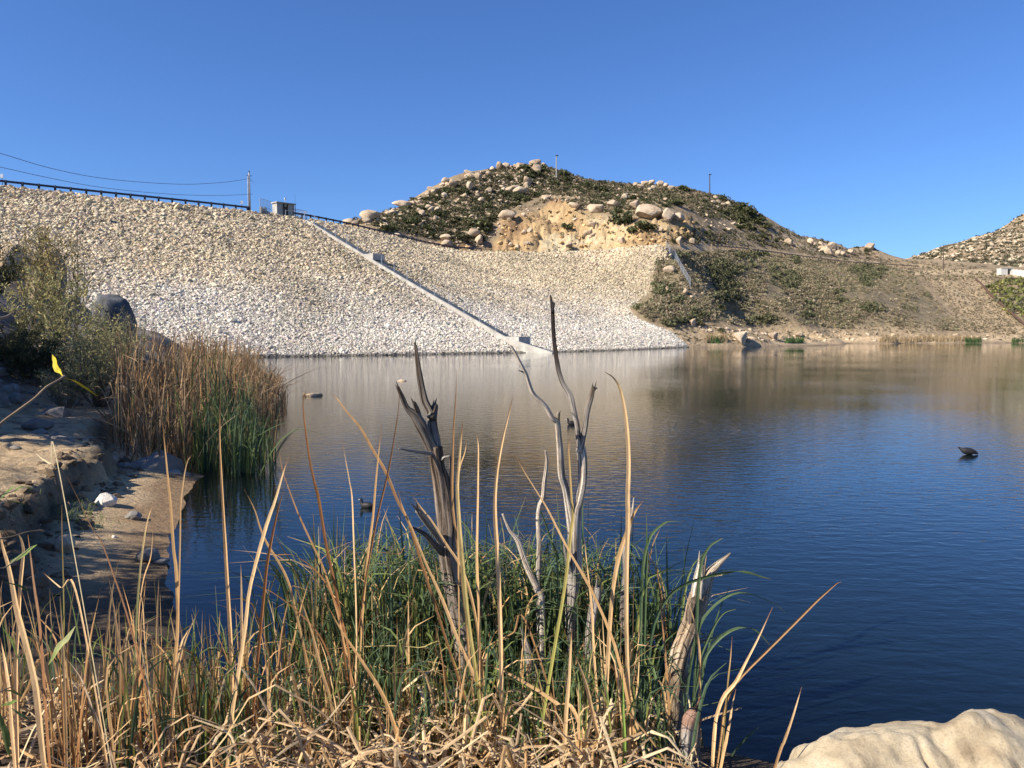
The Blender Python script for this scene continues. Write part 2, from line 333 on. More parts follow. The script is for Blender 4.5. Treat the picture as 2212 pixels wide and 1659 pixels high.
damE = thing('dam', 'long rockfill dam faced with pale stones, rising from the lake to a railed crest', 'dam', tuple(dam(np.array(.3), np.array(0.))))
uu = np.linspace(0, 1, 240); vv = np.linspace(-.12, 1, 46); U_, V_ = np.meshgrid(uu, vv); E = dam(U_, V_)
cr = E[-1]; dirn = np.gradient(cr[:, :2], axis=0); dirn /= np.linalg.norm(dirn, axis=1)[:, None]; nb = np.stack([-dirn[:, 1], dirn[:, 0]], 1)
back = [cr + np.c_[nb * 1.2, np.full(len(cr), .15)], cr + np.c_[nb * 6, np.full(len(cr), .15)], cr + np.c_[nb * 16, np.full(len(cr), -7.)]]
E = np.vstack([E, np.array(back)]); n = E.shape[1]; i, j = np.meshgrid(np.arange(E.shape[0] - 1), np.arange(n - 1), indexing='ij')
Q = np.stack([i * n + j, i * n + j + 1, (i + 1) * n + j + 1, (i + 1) * n + j], -1).reshape(-1, 4); EV = E.reshape(-1, 3); EV[:, 2] -= .12
px, py = proj(EV); q = EV[Q].mean(1); qx, qy = proj(q); keep = (rightof(qx, qy) < 6) | (q[:, 0] < -40)
mk('embankment', EV, Q[keep], MT['fill'], parent=damE, smooth=True)
# hut: long axis follows the stairs
STOP = P(622, 477, z=CR + .2); SBOT = P(1205, 764, z=-.05)
sd = SBOT - STOP; sdh = sd * (1, 1, 0); sdh /= np.linalg.norm(sdh); sL = np.array([sdh[1], -sdh[0], 0]); 
if sL[1] > 0: sL = -sL                                              # left side wall faces the camera
def clear(S_):
    r = S_[:, :2] - STOP[:2]; al = r @ sdh[:2]; of = r @ sL[:2]
    return ~((of > -1.05) & (of < 1.2) & (al > -.5)) & ~((np.abs(of) < 2.2) & (al > -5) & (al <= .6))
# riprap
ico_v = []; bm = bmesh.new(); bmesh.ops.create_icosphere(bm, subdivisions=1, radius=1); bm.verts.ensure_lookup_table()
ICO = np.array([v.co[:] for v in bm.verts]); ICF = np.array([[v.index for v in f.verts] for f in bm.faces]); bm.free()
def rand_rot(n):
    q = rng.normal(size=(n, 4)); q /= np.linalg.norm(q, axis=1)[:, None]; w, x, y, z = q.T
    return np.stack([np.stack([1 - 2 * (y * y + z * z), 2 * (x * y - z * w), 2 * (x * z + y * w)], -1), np.stack([2 * (x * y + z * w), 1 - 2 * (x * x + z * z), 2 * (y * z - x * w)], -1), np.stack([2 * (x * z - y * w), 2 * (y * z + x * w), 1 - 2 * (x * x + y * y)], -1)], 1)
ST = []
v = -.03
while v < 1.005:
    zz = CR * v; size = .175 + .19 * np.clip(zz / CR, 0, 1) ** 1.2
    line = dam(np.linspace(0, 1, 800), np.full(800, v)); L = np.concatenate([[0], np.cumsum(np.linalg.norm(np.diff(line[:, :2], axis=0), axis=1))])
    m = int(L[-1] / (size * .86)); t = (np.arange(m) + rng.uniform(-.4, .4, m)) * size * .86
    u = np.interp(t, L, np.linspace(0, 1, 800)); p = dam(u, v + rng.normal(0, .25, m) * size / 50); p[:, 2] += rng.normal(0, .16, m) * size
    ST.append(np.c_[p, size * rng.lognormal(0, .34, m)]); v += size * .72 / 52
ST = np.vstack(ST); px, py = proj(ST[:, :3]); g = rightof(px, py) + rng.normal(0, 8, len(px)); ok = (g < 0) & (px > -160) & (px < 2000) & clear(ST); ST = ST[ok]; n = len(ST)
px, py = px[ok], py[ok]
yw = rng.uniform(0, 6.28, n); tl = rng.normal(0, .38, (n, 2)); cy_, sy_ = np.cos(yw), np.sin(yw); R = np.zeros((n, 3, 3)); R[:, 0, 0] = cy_; R[:, 0, 1] = -sy_; R[:, 1, 0] = sy_; R[:, 1, 1] = cy_; R[:, 2, 2] = 1; R[:, 2, 0] = tl[:, 0]; R[:, 2, 1] = tl[:, 1]
sc = ST[:, 3:4] * .62 * rng.uniform(.7, 1.3, (n, 3)) * np.array([1.12, .95, .68])
PROT = ICO[None] * rng.uniform(.62, 1.18, (24, 12 if len(ICO) == 12 else len(ICO), 1))
VV = PROT[rng.integers(0, 24, n)] * sc[:, None, :]; VV = np.einsum('nij,nkj->nki', R, VV); VV += ST[:, None, :3]
zz = ST[:, 2]; line = zz + 1.6 * n3(ST[:, 0] * .12, ST[:, 1] * .12, 0, 50) + .8 * n3(ST[:, 0] * .5, ST[:, 1] * .5, 0, 51)
k = sm(3., 14., line + 2.5 * n3(ST[:, 0] * .3, ST[:, 1] * .3, ST[:, 2] * .3, 52))[:, None]; white = np.array([.63, .57, .475]); tan = np.array([.555, .46, .315])
band = (1 - sm(.0, .35, zz))[:, None]
c = (white * (1 - k) + tan * k) * rng.normal(1, .13, (n, 1)) * (1 + rng.normal(0, .03, (n, 3)))
grey = rng.random(n) < .22; c[grey] *= np.array([.72, .72, .75]); c = c * (1 - .72 * band); c *= (1 + .16 * fbm(ST[:, 0] * .08, ST[:, 1] * .08, 0, 4, 60))[:, None]
c = np.clip(c, .03, .8)
nv = VV.shape[1]; F = (ICF[None] + (np.arange(n) * nv)[:, None, None]).reshape(-1, 3)
mk('riprap', VV.reshape(-1, 3), F, MT['riprap'], parent=damE, col=np.repeat(c, nv, 0), kind='stuff', label='loose pale riprap stones covering the dam face')
print('riprap stones', n)

# crest furniture -------------------------------------------------
def crest(px, dz=0., off=0.):
    """A point of the crest edge under picture column px, off metres back from the edge."""
    cf = np.c_[dcf, np.full(NU, CR)]; x, _ = proj(cf); ok = np.r_[True, np.diff(np.maximum.accumulate(x)) > 1e-6]
    u = np.interp(px, x[ok], np.linspace(0, 1, NU)[ok]); p = dam(np.array(u), np.array(1.)); q = dam(np.array(u + .003), np.array(1.)); d = q - p; d /= np.linalg.norm(d)
    return p + np.array([-d[1], d[0], 0]) * off + (0, 0, dz), np.array([d[0], d[1], 0])
def guardrail(a, b, label):
    xs_ = [a]; p, _ = crest(a, 0, 1.1); P0 = [p]
    while xs_[-1] < b:
        nx = xs_[-1] + 1
        while np.linalg.norm(crest(nx, 0, 1.1)[0] - P0[-1]) < 2.0 and nx < b + 2: nx += .5
        xs_.append(nx); P0.append(crest(nx, 0, 1.1)[0])
    P0 = np.array(P0); e = thing('guardrail', label, 'guardrail', tuple(P0[0]), 'guardrails along the dam crest')
    mk('rail', *lines([bar(p + (0, 0, .95), q + (0, 0, .95), 0.10, .3) for p, q in zip(P0[:-1], P0[1:])]), MT['darkmetal'], parent=e)
    me = None
    for p in P0[:100]:
        if me is None: me = build('post', *box((0, 0, .45), (.22, .24, 1.4)), MT['darkmetal'])
        put(me, 'post', Vector(p) - e.location, parent=e)
guardrail(-60, 543, 'dark guardrail on the crest from the picture edge to the tall pole by the hut')
guardrail(640, 1040, 'dark guardrail on the crest from the hut down towards the boulder hill')
def rod(a, b, r, seg=8, r2=None): return tube(np.array([a, b], float), [r, r if r2 is None else r2], None, seg)[:2]
# utility pole by the hut
p0, d0 = crest(550, .1, 1.6); e = thing('utility_pole', 'tall grey utility pole beside the concrete hut on the dam crest', 'pole', tuple(p0))
mk('pole', *rod(p0, p0 + (0, 0, 6.7), .17, 10, .12), MT['polewood'], parent=e, smooth=True)
mk('insulator', *join([rod(p0 + (0, 0, 6.6), p0 + (0, 0, 7.0), .1), bar(p0 + (-.35, -.2, 6.2), p0 + (.35, .2, 6.2), .1)]), MT['darkmetal'], parent=e)
mk('conduit', *join([rod(p0 + (-.2, -.12, .2), p0 + (-.2, -.12, 6.2), .08)]), MT['galv'], parent=e)
def wire(pix, Y0, Y1, label):
    pix = np.array(pix, float); Ys = np.linspace(Y0, Y1, len(pix)); Q_ = np.array([P(a, b, Y=c_) for (a, b), c_ in zip(pix, Ys)])
    V, F, _ = tube(Q_, [.028] * len(Q_), 40, 5); mk('power_line', V, F, MT['darkmetal'], tuple(Q_[0]), label=label, category='cable', group='cables running to the pole on the crest')
wire([(-60, 318), (0, 331), (100, 361), (200, 382), (300, 393), (400, 398), (480, 394), (531, 387), (538, 386), (548, 394)], 70, p0[1], 'upper thin black cable sagging against the sky to the pole top')
wire([(-60, 352), (0, 361), (100, 383), (200, 402), (300, 414), (400, 421), (480, 422), (546, 419)], 70, p0[1], 'lower thin black cable sagging to the middle of the pole')
for pxx, lab in ((11, 'small marker sign on a post behind the guardrail at the far end of the crest'), (534, 'small marker sign on a post just before the tall crest pole')):
    q, d = crest(pxx, 0, 1.8); e = thing('marker_sign', lab, 'sign', tuple(q), 'marker signs on the dam crest')
    mk('post', *rod(q, q + (0, 0, 1.6 if pxx > 100 else 1.9), .035), MT['darkmetal'], parent=e)
    mk('sign_panel', *box(q + (0, -.04, 1.75), (.42, .06, .55)), MT['galv'], parent=e)
hc = STOP - sdh * 1.5 - (0, 0, 0); AX = np.array([sdh, -sL, [0, 0, 1]])
e = thing('valve_hut', 'small flat-roofed concrete hut at the top of the dam staircase', 'hut', tuple(hc)); hw, hl, hh = 3.5, 1.6, 3.1
def hbox(cx, cy, cz, sx, sy, sz): return box(hc + sdh * cx - sL * cy + np.array([0, 0, cz]), (sx, sy, sz), AX)
mk('wall', *join([hbox(0, -hw / 2 + .1, hh / 2 - .9, hl, .2, hh + 1.8), hbox(0, hw / 2 - .1, hh / 2 - .9, hl, .2, hh + 1.8), hbox(-hl / 2 + .1, 0, hh / 2 - .9, .2, hw - .41, hh + 1.8), hbox(hl / 2 - .15, -hw / 2 + .7, hh / 2 - .9, .2, 1.0, hh + 1.8), hbox(hl / 2 - .15, hw / 2 - .7, hh / 2 - .9, .2, 1.0, hh + 1.8), hbox(hl / 2 - .15, 0, hh - .25, .2, .39, .5)]), MT['concrete'], parent=e)
mk('roof', *hbox(.1, 0, hh + .1, hl + .4, hw + .4, .18), MT['concrete'], parent=e)
dr = mk('door', *hbox(hl / 2 - .2, 0, 1.0, .08, .38, 2.4), MT['door'], parent=e)
mk('roof_lamp', *join([hbox(.3, .2, hh + .55, .06, .06, .7), hbox(.3, .2, hh + 1.0, .26, .26, .26)]), MT['white'], parent=e)
# low wall left of hut, chain link enclosures
q1 = crest(560, .2, -.4)[0]; q2 = hc - sL * 0 + sL * (hw / 2) * .9 - sdh * .2; q2[2] = q1[2]
a_ = np.array([q1[0], q1[1], CR + .55]); b_ = np.array([q2[0], q2[1], CR + .55])
mk('low_wall', *bar(a_, b_, .3, 1.0), MT['concrete'], tuple(a_), label='low concrete wall between the tall pole and the hut', category='wall')
def linkfence(pts, h, label, nm='chain_link_fence', grp=None, spacing=2.2, sign=None):
    pts = np.array(pts, float); e = thing(nm, label, 'fence', tuple(pts[0]), grp); L = np.concatenate([[0], np.cumsum(np.linalg.norm(np.diff(pts, axis=0), axis=1))])
    k = max(2, int(L[-1] / spacing) + 1); q = np.stack([np.interp(np.linspace(0, L[-1], k), L, pts[:, i]) for i in range(3)], 1)
    for a in q: mk('post', *rod(a - (0, 0, .2), a + (0, 0, h + .08), .05, 6), MT['galv'], parent=e)
    mk('rail', *join([rod(a + (0, 0, z_), b + (0, 0, z_), .03, 5) for a, b in zip(q[:-1], q[1:]) for z_ in (h, h * .45)]), MT['galv'], parent=e)
    V = np.vstack([q, q + (0, 0, h)]); i = np.arange(k - 1); mk('wire_mesh', V, np.stack([i, i + 1, i + 1 + k, i + k], 1), MT['link'], parent=e)
    if sign is not None: mk('sign_panel', *box(q[sign] + (q[sign - 1] - q[sign]) * .5 + (0, -.08, h * .4), (.75, .05, .5), frame(q[sign] - q[sign - 1])), MT['white'], parent=e)
f1 = crest(572, .3, 1.6)[0]; f2 = crest(606, .3, 3.2)[0]; f1[2] = f2[2] = CR + .3
linkfence([f1, f2], 2.5, 'chain link fence with a white sign between the tall pole and the hut', sign=1)
r1 = hc + sdh * 1.3 - sL * 1.7; r2 = r1 - sL * 2.6 - sdh * .3; r3 = r2 - sdh * 3; 
for r in (r1, r2, r3): r[2] = CR - .1
linkfence([r1, r2, r3], 2.6, 'chain link fence enclosure on the far side of the hut above the stairs', sign=1)
q = hc + sdh * 1.6 - sL * 1.45; q[2] = CR - .2
mk('antenna_mast', *join([rod(q, q + (0, 0, 3.6), .06), rod(q + (0, 0, 3.6), q + (0, 0, 5.4), .018)]), MT['darkmetal'], tuple(q), label='thin antenna mast standing beside the hut door', category='mast')
# the staircase
e = thing('staircase', 'long straight concrete staircase running down the dam face from the hut into the lake', 'staircase', tuple(STOP))
Ls = np.linalg.norm(sd); ns = 60; uu = np.linspace(0, 1, ns); ctr = STOP + sd * uu[:, None]
gzs = damz(ctr[:, 0], ctr[:, 1]); k_ = np.linspace(0, 1, 9); nz_ = np.interp(k_, uu, np.convolve(np.pad(gzs, 3, mode='edge'), np.ones(7) / 7, 'valid') + .3); nz_[0] = CR + .25; nz_[-1] = -.1; ctr[:, 2] = np.interp(uu, k_, nz_)
def sbars(off, w, z0, h): return join([bar(a + sL * off + (0, 0, z0), b + sL * off + (0, 0, z0), w, h) for a, b in zip(ctr[:-1], ctr[1:])])
mk('side_wall', *sbars(1.1, .3, -.5, 1.5), MT['concrete'], parent=e)
steps = []; nst = 120
for k in range(nst):
    t = (k + .5) / nst; c_ = np.array([np.interp(t, uu, ctr[:, i]) for i in range(3)]); steps.append(box(c_ + (0, 0, -.2), (.46, 2.0, .34), AX))
mk('steps', *join(steps), MT['concrete'], parent=e)
def at(pxx): return min(uu, key=lambda t: abs(proj(np.array([np.interp(t, uu, ctr[:, i]) for i in range(3)]))[0] - pxx))
for pxx, ln in ((803, 4.0), (1117, 3.8)):
    t = at(pxx); c_ = np.array([np.interp(t, uu, ctr[:, i]) for i in range(3)]); mk('landing', *box(c_ + (0, 0, -.02), (ln, 2.2, 1.0), AX), MT['concrete'], parent=e)
L3 = np.concatenate([[0], np.cumsum(np.linalg.norm(np.diff(ctr, axis=0), axis=1))])
tp = []
for k in range(21):
    t = .015 + k / 20 * .975; c_ = np.array([np.interp(t, uu, ctr[:, i]) for i in range(3)]) + sL * 1.0; mk('handrail_post', *rod(c_, c_ + (0, 0, 1.75), .045, 6), MT['galv'], parent=e); tp.append(c_ + (0, 0, 1.7))
mk('handrail_cable', *join([rod(a, b, .012, 4) for a, b in zip(tp[:-1], tp[1:])]), MT['galv'], parent=e)

# ------------------------------------------------------------------ hills (height fields fitted to measured points)
def tps(pts, lam=.5):
    p = np.array(pts, float); x = p[:, :2] / 100; z = p[:, 2]; n = len(p)
    K = lambda r2: np.where(r2 > 0, .5 * r2 * np.log(r2 + 1e-12), 0)
    A = np.zeros((n + 3, n + 3)); r2 = ((x[:, None] - x[None]) ** 2).sum(-1); A[:n, :n] = K(r2) + lam * .01 * np.eye(n); A[:n, n] = 1; A[:n, n + 1:] = x; A[n, :n] = 1; A[n + 1:, :n] = x.T
    w = np.linalg.solve(A, np.r_[z, 0, 0, 0])
    def f(X, Y):
        q = np.stack([np.ravel(X), np.ravel(Y)], 1) / 100; out = np.empty(len(q))
        for i in range(0, len(q), 20000):
            d = ((q[i:i + 20000, None] - x[None]) ** 2).sum(-1); out[i:i + 20000] = K(d) @ w[:n] + w[n] + q[i:i + 20000] @ w[n + 1:]
        return out.reshape(np.shape(X))
    return f
HP = []
def hp(px, py, Y, dz=0.): q = P(px, py, Y=Y); HP.append((q[0], q[1], q[2] + dz))
# skyline ridge and the fall behind it
ridge = [(700, 487, 198), (757, 476, 205), (800, 462, 215), (835, 455, 225), (885, 436, 235), (925, 413, 243), (965, 390, 250), (1010, 376, 256), (1070, 360, 262), (1145, 350, 268), (1200, 366, 275), (1260, 389, 280), (1310, 398, 283), (1355, 403, 285), (1425, 402, 287), (1480, 411, 292), (1550, 422, 300), (1590, 440, 305), (1620, 462, 308), (1650, 482, 312), (1690, 503, 322), (1740, 514, 340), (1870, 525, 365), (1893, 553, 368), (1920, 566, 378), (1960, 568, 390)]
for a, b, c in ridge: hp(a, b, c)
for a, b, c in ridge[::2]: q = P(a, b, Y=c); t = q[0] / q[1]; HP.append((t * (c + 45), c + 45, q[2] - 16))
# behind the left part of the crest the ground stays low
for a, b in ((300, 150), (450, 165), (560, 180), (640, 190)): q = P(a, 500, Y=b); HP.append((q[0], q[1], 16))
HP += [(-45, 150, 18), (-30, 165, 19.5), (-18, 196, 21), (-5, 206, 21.5), (16, 204, 21.5), (34, 190, 22)]
# hill side
for a in [(800, 490, 192), (880, 505, 195), (900, 470, 212), (960, 535, 200), (960, 480, 215), (1010, 440, 228), (1050, 500, 209), (1060, 542, 203), (1100, 400, 245), (1110, 450, 228), (1150, 540, 204), (1150, 500, 210), (1180, 455, 219), (1240, 542, 203), (1250, 500, 208), (1260, 445, 219), (1300, 540, 200), (1330, 495, 205), (1330, 440, 222), (1400, 530, 194), (1400, 490, 200), (1400, 445, 214), (1440, 480, 205), (1450, 440, 225), (1500, 500, 212), (1500, 450, 240), (1560, 470, 255), (1200, 400, 250), (1300, 415, 255), (1400, 420, 255), (1580, 500, 235), (1600, 480, 262), (1640, 505, 262), (1440, 527, 186)]: hp(*a)
# road bench with the rail fence, right hand slope, shore
for a in [(1470, 535, 186), (1540, 532, 212), (1600, 538, 228), (1660, 545, 245), (1735, 554, 268), (1835, 566, 300), (1909, 570, 330), (1950, 575, 345), (1480, 575, 171), (1450, 612, 158.5), (1500, 620, 162.5), (1560, 580, 183), (1600, 640, 171), (1700, 590, 222), (1700, 640, 195), (1800, 620, 222), (1900, 610, 255), (1900, 660, 215), (2000, 600, 290), (2000, 650, 240), (1500, 600, 162.5), (1540, 620, 165), (1530, 590, 171), (1500, 660, 153), (1550, 670, 159), (1600, 700, 165), (1700, 705, 172), (1800, 700, 185), (1900, 705, 195), (2000, 710, 205), (2050, 675, 240), (2100, 690, 235), (2100, 640, 270), (2100, 606, 300), (2212, 605, 300), (2212, 650, 265), (2212, 700, 225), (2040, 583, 330), (2160, 588, 325), (2300, 592, 320), (2400, 600, 300), (2400, 690, 230)]: hp(*a)
for a, b, Y in ((1436, 540, 180), (1440, 552, 177), (1441, 566, 172.5), (1440, 585, 165.5), (1428, 610, 160.5), (1430, 640, 154), (1395, 656, 149.5), (1385, 672, 147.5), (1405, 688, 146.5), (1455, 707, 145.5), (1500, 726, 147)): hp(a, b, Y, .3)
for a in ((1535, 744), (1600, 743.5), (1700, 742.5), (1800, 742), (1900, 741.6), (2000, 741.2), (2100, 741), (2212, 741), (2400, 741)): q = P(*a, z=0.); HP.append((q[0], q[1], .15)); HP.append((q[0], q[1] - 10, -2)); HP.append((q[0] * 1.02, q[1] + 4, 1.1))
for u, v, dz in ((.55, .5, 4), (.62, .5, 4), (.7, .5, 4), (.78, .5, 3.5), (.86, .5, 3.), (.55, 0, 4), (.65, 0, 4), (.75, 0, 4), (.6, .85, 3), (.7, .85, 3), (.8, .85, 3), (.84, .8, 3)): q = dam(np.array(u), np.array(v)); HP.append((q[0], q[1], q[2] - dz))
for a, b, Y in ((1405, 590, 166), (1392, 615, 160.5), (1390, 640, 154), (1345, 656, 149.5), (1338, 670, 147), (1365, 692, 144), (1420, 713, 142), (1412, 560, 174)): hp(a, b, Y, -3.5)
for x_, y_, z_ in ((-140, 330, 0), (0, 400, 20), (120, 470, 15), (330, 480, 20)): HP.append((x_, y_, z_))
HF = tps(HP)
CUT = [(915, 548), (945, 522), (1000, 528), (1055, 545), (1085, 512), (1075, 490), (1120, 470), (1180, 448), (1205, 436), (1250, 450), (1290, 462), (1330, 478), (1390, 492), (1450, 470), (1500, 478), (1520, 500), (1470, 520), (1440, 528), (1425, 550)]
DIRT = [[(1440, 690), (1560, 705), (1700, 712), (1850, 712), (1960, 722), (2230, 725), (2230, 760), (1420, 760)], [(1840, 660), (1900, 655), (1990, 690), (2040, 712), (1960, 722), (1850, 712)], [(2000, 600), (2120, 590), (2230, 690), (2230, 730), (2080, 715), (2040, 650)], [(1600, 500), (1655, 520), (1640, 530), (1560, 528)]]
ROADS = [[(1950, 592), (2030, 582), (2120, 582), (2160, 586), (2230, 590), (2230, 600), (2140, 596), (2040, 592), (1960, 598)], [(2024, 604), (2034, 602), (2092, 645), (2098, 655), (2084, 652)], [(1462, 528), (1600, 533), (1750, 552), (1900, 567), (1990, 574), (1990, 580), (1880, 574), (1740, 560), (1600, 543), (1462, 538)]]
t_ = np.linspace(-.44, 1.02, 860); yy = np.concatenate([np.arange(118, 300, 1.), np.arange(300, 480, 2.)])
T_, Y_ = np.meshgrid(t_, yy); X_ = T_ * Y_; Z_ = HF(X_, Y_)
hx, hy = proj(np.stack([X_, Y_, Z_], -1)); cutm = inpoly(hx, hy, CUT) & (Y_ < 245)
cm = cutm.astype(float)
for _ in range(3): cm = (cm + np.roll(cm, 1, 0) + np.roll(cm, -1, 0) + np.roll(cm, 1, 1) + np.roll(cm, -1, 1)) / 5
land = sm(.3, 3, Z_)
Z_ = Z_ + land * (.7 * fbm(X_ * .028, Y_ * .028, 0, 3, 75) + .55 * fbm(X_ * .07, Y_ * .07, 0, 5, 70)) * (1 - sm(700, 640, hx) * sm(200, 190, Y_))
rid = 1 - np.abs(fbm(X_ * .11, Y_ * .11, Z_ * .05, 4, 80)); blk = np.floor(2.2 * (fbm(X_ * .16 + .4 * Z_, Y_ * .16, Z_ * .15, 3, 85) + 1)) / 2.2
Z_ = Z_ + cm * (2.6 * rid + 2.2 * blk - 3.4 + .9 * (1 - np.abs(fbm(X_ * .4, Y_ * .3, Z_ * .3, 3, 82))) - .6)
bank = sm(0, .6, Z_) * sm(3., .8, Z_); Z_ = Z_ + bank * .5 * fbm(X_ * .15, Y_ * .15, 0, 4, 90)
def hillhit(px, py, y0=120):
    """Nearest hill surface point under picture positions."""
    px, py = np.atleast_1d(np.asarray(px, float)), np.atleast_1d(np.asarray(py, float)); a, dy, dz = ray(px, py); t = a / dy
    ci = np.clip((t - t_[0]) / (t_[1] - t_[0]), 0, len(t_) - 1.001); c0 = ci.astype(int); f = ci - c0
    Zc = Z_[:, c0] * (1 - f) + Z_[:, c0 + 1] * f; D = Zc - (CAMZ + yy[:, None] * (dz / dy)[None]); D[yy < y0] = -1
    hit = D > 0; k = np.argmax(hit, 0); any_ = hit.any(0); k = np.maximum(k, 1); m = np.arange(len(px)); d0, d1 = D[k - 1, m], D[k, m]; g = np.clip(-d0 / (d1 - d0 + 1e-9), 0, 1)
    y = yy[k - 1] + g * (yy[k] - yy[k - 1]); x = t * y; z = CAMZ + y * dz / dy; o = np.stack([x, y, z], -1); o[~any_] = np.nan; return o
hx, hy = proj(np.stack([X_, Y_, Z_], -1))
c = np.zeros(X_.shape + (3,)); c[:] = (.31, .235, .145); pn = fbm(X_ * .05, Y_ * .05, 0, 5, 100)[..., None]; c = c * (1 + .22 * pn)
def paint(m, colr, k=1.):
    global c
    m = m.astype(float)
    for _ in range(2): m = (m + np.roll(m, 1, 0) + np.roll(m, -1, 0) + np.roll(m, 1, 1) + np.roll(m, -1, 1)) / 5
    c = c * (1 - k * m[..., None]) + np.array(colr) * k * m[..., None]
for d in DIRT: paint(inpoly(hx, hy, d), (.46, .345, .21), .8)
orange = np.array([.47, .325, .165]); paint(cutm, orange); v_ = fbm(X_ * .09, Y_ * .09, Z_ * .12, 4, 110)[..., None]
c = c + cm[..., None] * (np.clip(v_, 0, 1) * np.array([.16, .22, .2]) - np.clip(-v_, 0, 1) * np.array([.26, .2, .1]))
paint(inpoly(hx, hy, [(1415, 545), (1640, 540), (1760, 560), (1900, 572), (1975, 590), (2010, 640), (2060, 712), (1960, 705), (1840, 705), (1700, 695), (1600, 700), (1500, 690), (1380, 690), (1370, 655)]), (.215, .175, .105), .8)
for d in ROADS: paint(inpoly(hx, hy, d), (.5, .385, .24))
paint(inpoly(hx, hy, [(1655, 495), (1700, 505), (1745, 520), (1800, 528), (1790, 545), (1720, 538), (1670, 520)]), (.5, .38, .25), .9)
paint(inpoly(hx, hy, [(1800, 530), (1880, 520), (1900, 560), (1850, 558), (1810, 545)]), (.40, .29, .19), .8)
paint((Z_ > 0) & (Z_ < 1.4), (.5, .385, .245), .8); paint(Z_ < .25, (.24, .18, .12))
n = len(t_); i, j = np.meshgrid(np.arange(len(yy) - 1), np.arange(n - 1), indexing='ij'); Q = np.stack([i * n + j, i * n + j + 1, (i + 1) * n + j + 1, (i + 1) * n + j], -1).reshape(-1, 4)
mk('hill', np.stack([X_, Y_, Z_], -1).reshape(-1, 3), Q, MT['hill'], col=np.clip(c.reshape(-1, 3), .02, .8), smooth=True, kind='structure')
# the far hill on the right
FP = []
for a, b, Y in ((1880, 575, 470), (1935, 568, 480), (1990, 549, 505), (2040, 535, 520), (2090, 523, 530), (2150, 500, 540), (2212, 465, 550), (2300, 415, 560), (2420, 370, 570), (1900, 578, 420), (2000, 580, 400), (2100, 583, 395), (2212, 586, 390), (2400, 590, 385), (2000, 568, 440), (2120, 555, 450), (2212, 540, 455), (2300, 530, 450), (2200, 500, 505), (2350, 470, 510), (2500, 470, 480), (2560, 600, 380)): q = P(a, b, Y=Y); FP.append(tuple(q))
for a, b, Y in ((1935, 568, 480), (2040, 535, 520), (2150, 500, 540), (2300, 415, 560)): q = P(a, b, Y=Y); FP.append((q[0] * 1.15, Y + 80, q[2] - 25))
FF = tps(FP); t2 = np.linspace(.40, 1.02, 360); y2 = np.arange(370, 640, 2.5); T2, Y2 = np.meshgrid(t2, y2); X2 = T2 * Y2; Z2 = FF(X2, Y2) + 1.2 * fbm(X2 * .04, Y2 * .04, 0, 5, 120)
c2 = np.array([.35, .26, .16]) * (1 + .25 * fbm(X2 * .05, Y2 * .05, 0, 4, 121))[..., None]
n = len(t2); i, j = np.meshgrid(np.arange(len(y2) - 1), np.arange(n - 1), indexing='ij'); Q = np.stack([i * n + j, i * n + j + 1, (i + 1) * n + j + 1, (i + 1) * n + j], -1).reshape(-1, 4)
mk('far_hill', np.stack([X2, Y2, Z2], -1).reshape(-1, 3), Q, MT['hill'], col=c2.reshape(-1, 3), smooth=True, kind='structure')
def farhit(px, py):
    px, py = np.atleast_1d(np.asarray(px, float)), np.atleast_1d(np.asarray(py, float)); a, dy, dz = ray(px, py); t = a / dy
    c0 = np.clip(((t - t2[0]) / (t2[1] - t2[0])).astype(int), 0, len(t2) - 1); D = Z2[:, c0] - (CAMZ + y2[:, None] * (dz / dy)[None]); hit = D > 0; k = np.argmax(hit, 0)
    y = y2[k]; o = np.stack([t * y, y, CAMZ + y * dz / dy], -1); o[~hit.any(0)] = np.nan; return o

# ------------------------------------------------------------------ boulders
bm = bmesh.new(); bmesh.ops.create_icosphere(bm, subdivisions=4, radius=1); bm.verts.ensure_lookup_table(); IS4 = np.array([v.co[:] for v in bm.verts]); IF4 = np.array([[v.index for v in f.verts] for f in bm.faces]); bm.free()
bm = bmesh.new(); bmesh.ops.create_icosphere(bm, subdivisions=3, radius=1); bm.verts.ensure_lookup_table(); IS3 = np.array([v.co[:] for v in bm.verts]); IF3 = np.array([[v.index for v in f.verts] for f in bm.faces]); bm.free()
def rock(seed, base=IS3, planes=8, amp=.22, lo=.62, hi=.92):
    r = np.random.default_rng(seed); v = base * (1 + amp * fbm(base[:, 0] * 1.1 + seed * 7, base[:, 1] * 1.1, base[:, 2] * 1.1, 3, seed)[:, None])
    for _ in range(planes):
        nrm = r.normal(size=3); nrm /= np.linalg.norm(nrm); d = r.uniform(lo, hi); v = v - np.maximum(0, v @ nrm - d)[:, None] * nrm * .9
    v = v * (1 + .03 * n3(v[:, 0] * 5, v[:, 1] * 5, v[:, 2] * 5, seed)[:, None]); return v / np.abs(v).max(0)
BPROT = [build('boulder', rock(s, planes=13, amp=.3, lo=.5, hi=.88), IF3, MT['boulder'], smooth=True) for s in range(20, 34)]
BANG = [build('boulder', rock(s, planes=14, amp=.12, lo=.5, hi=.8), IF3, MT['boulder']) for s in range(40, 48)]
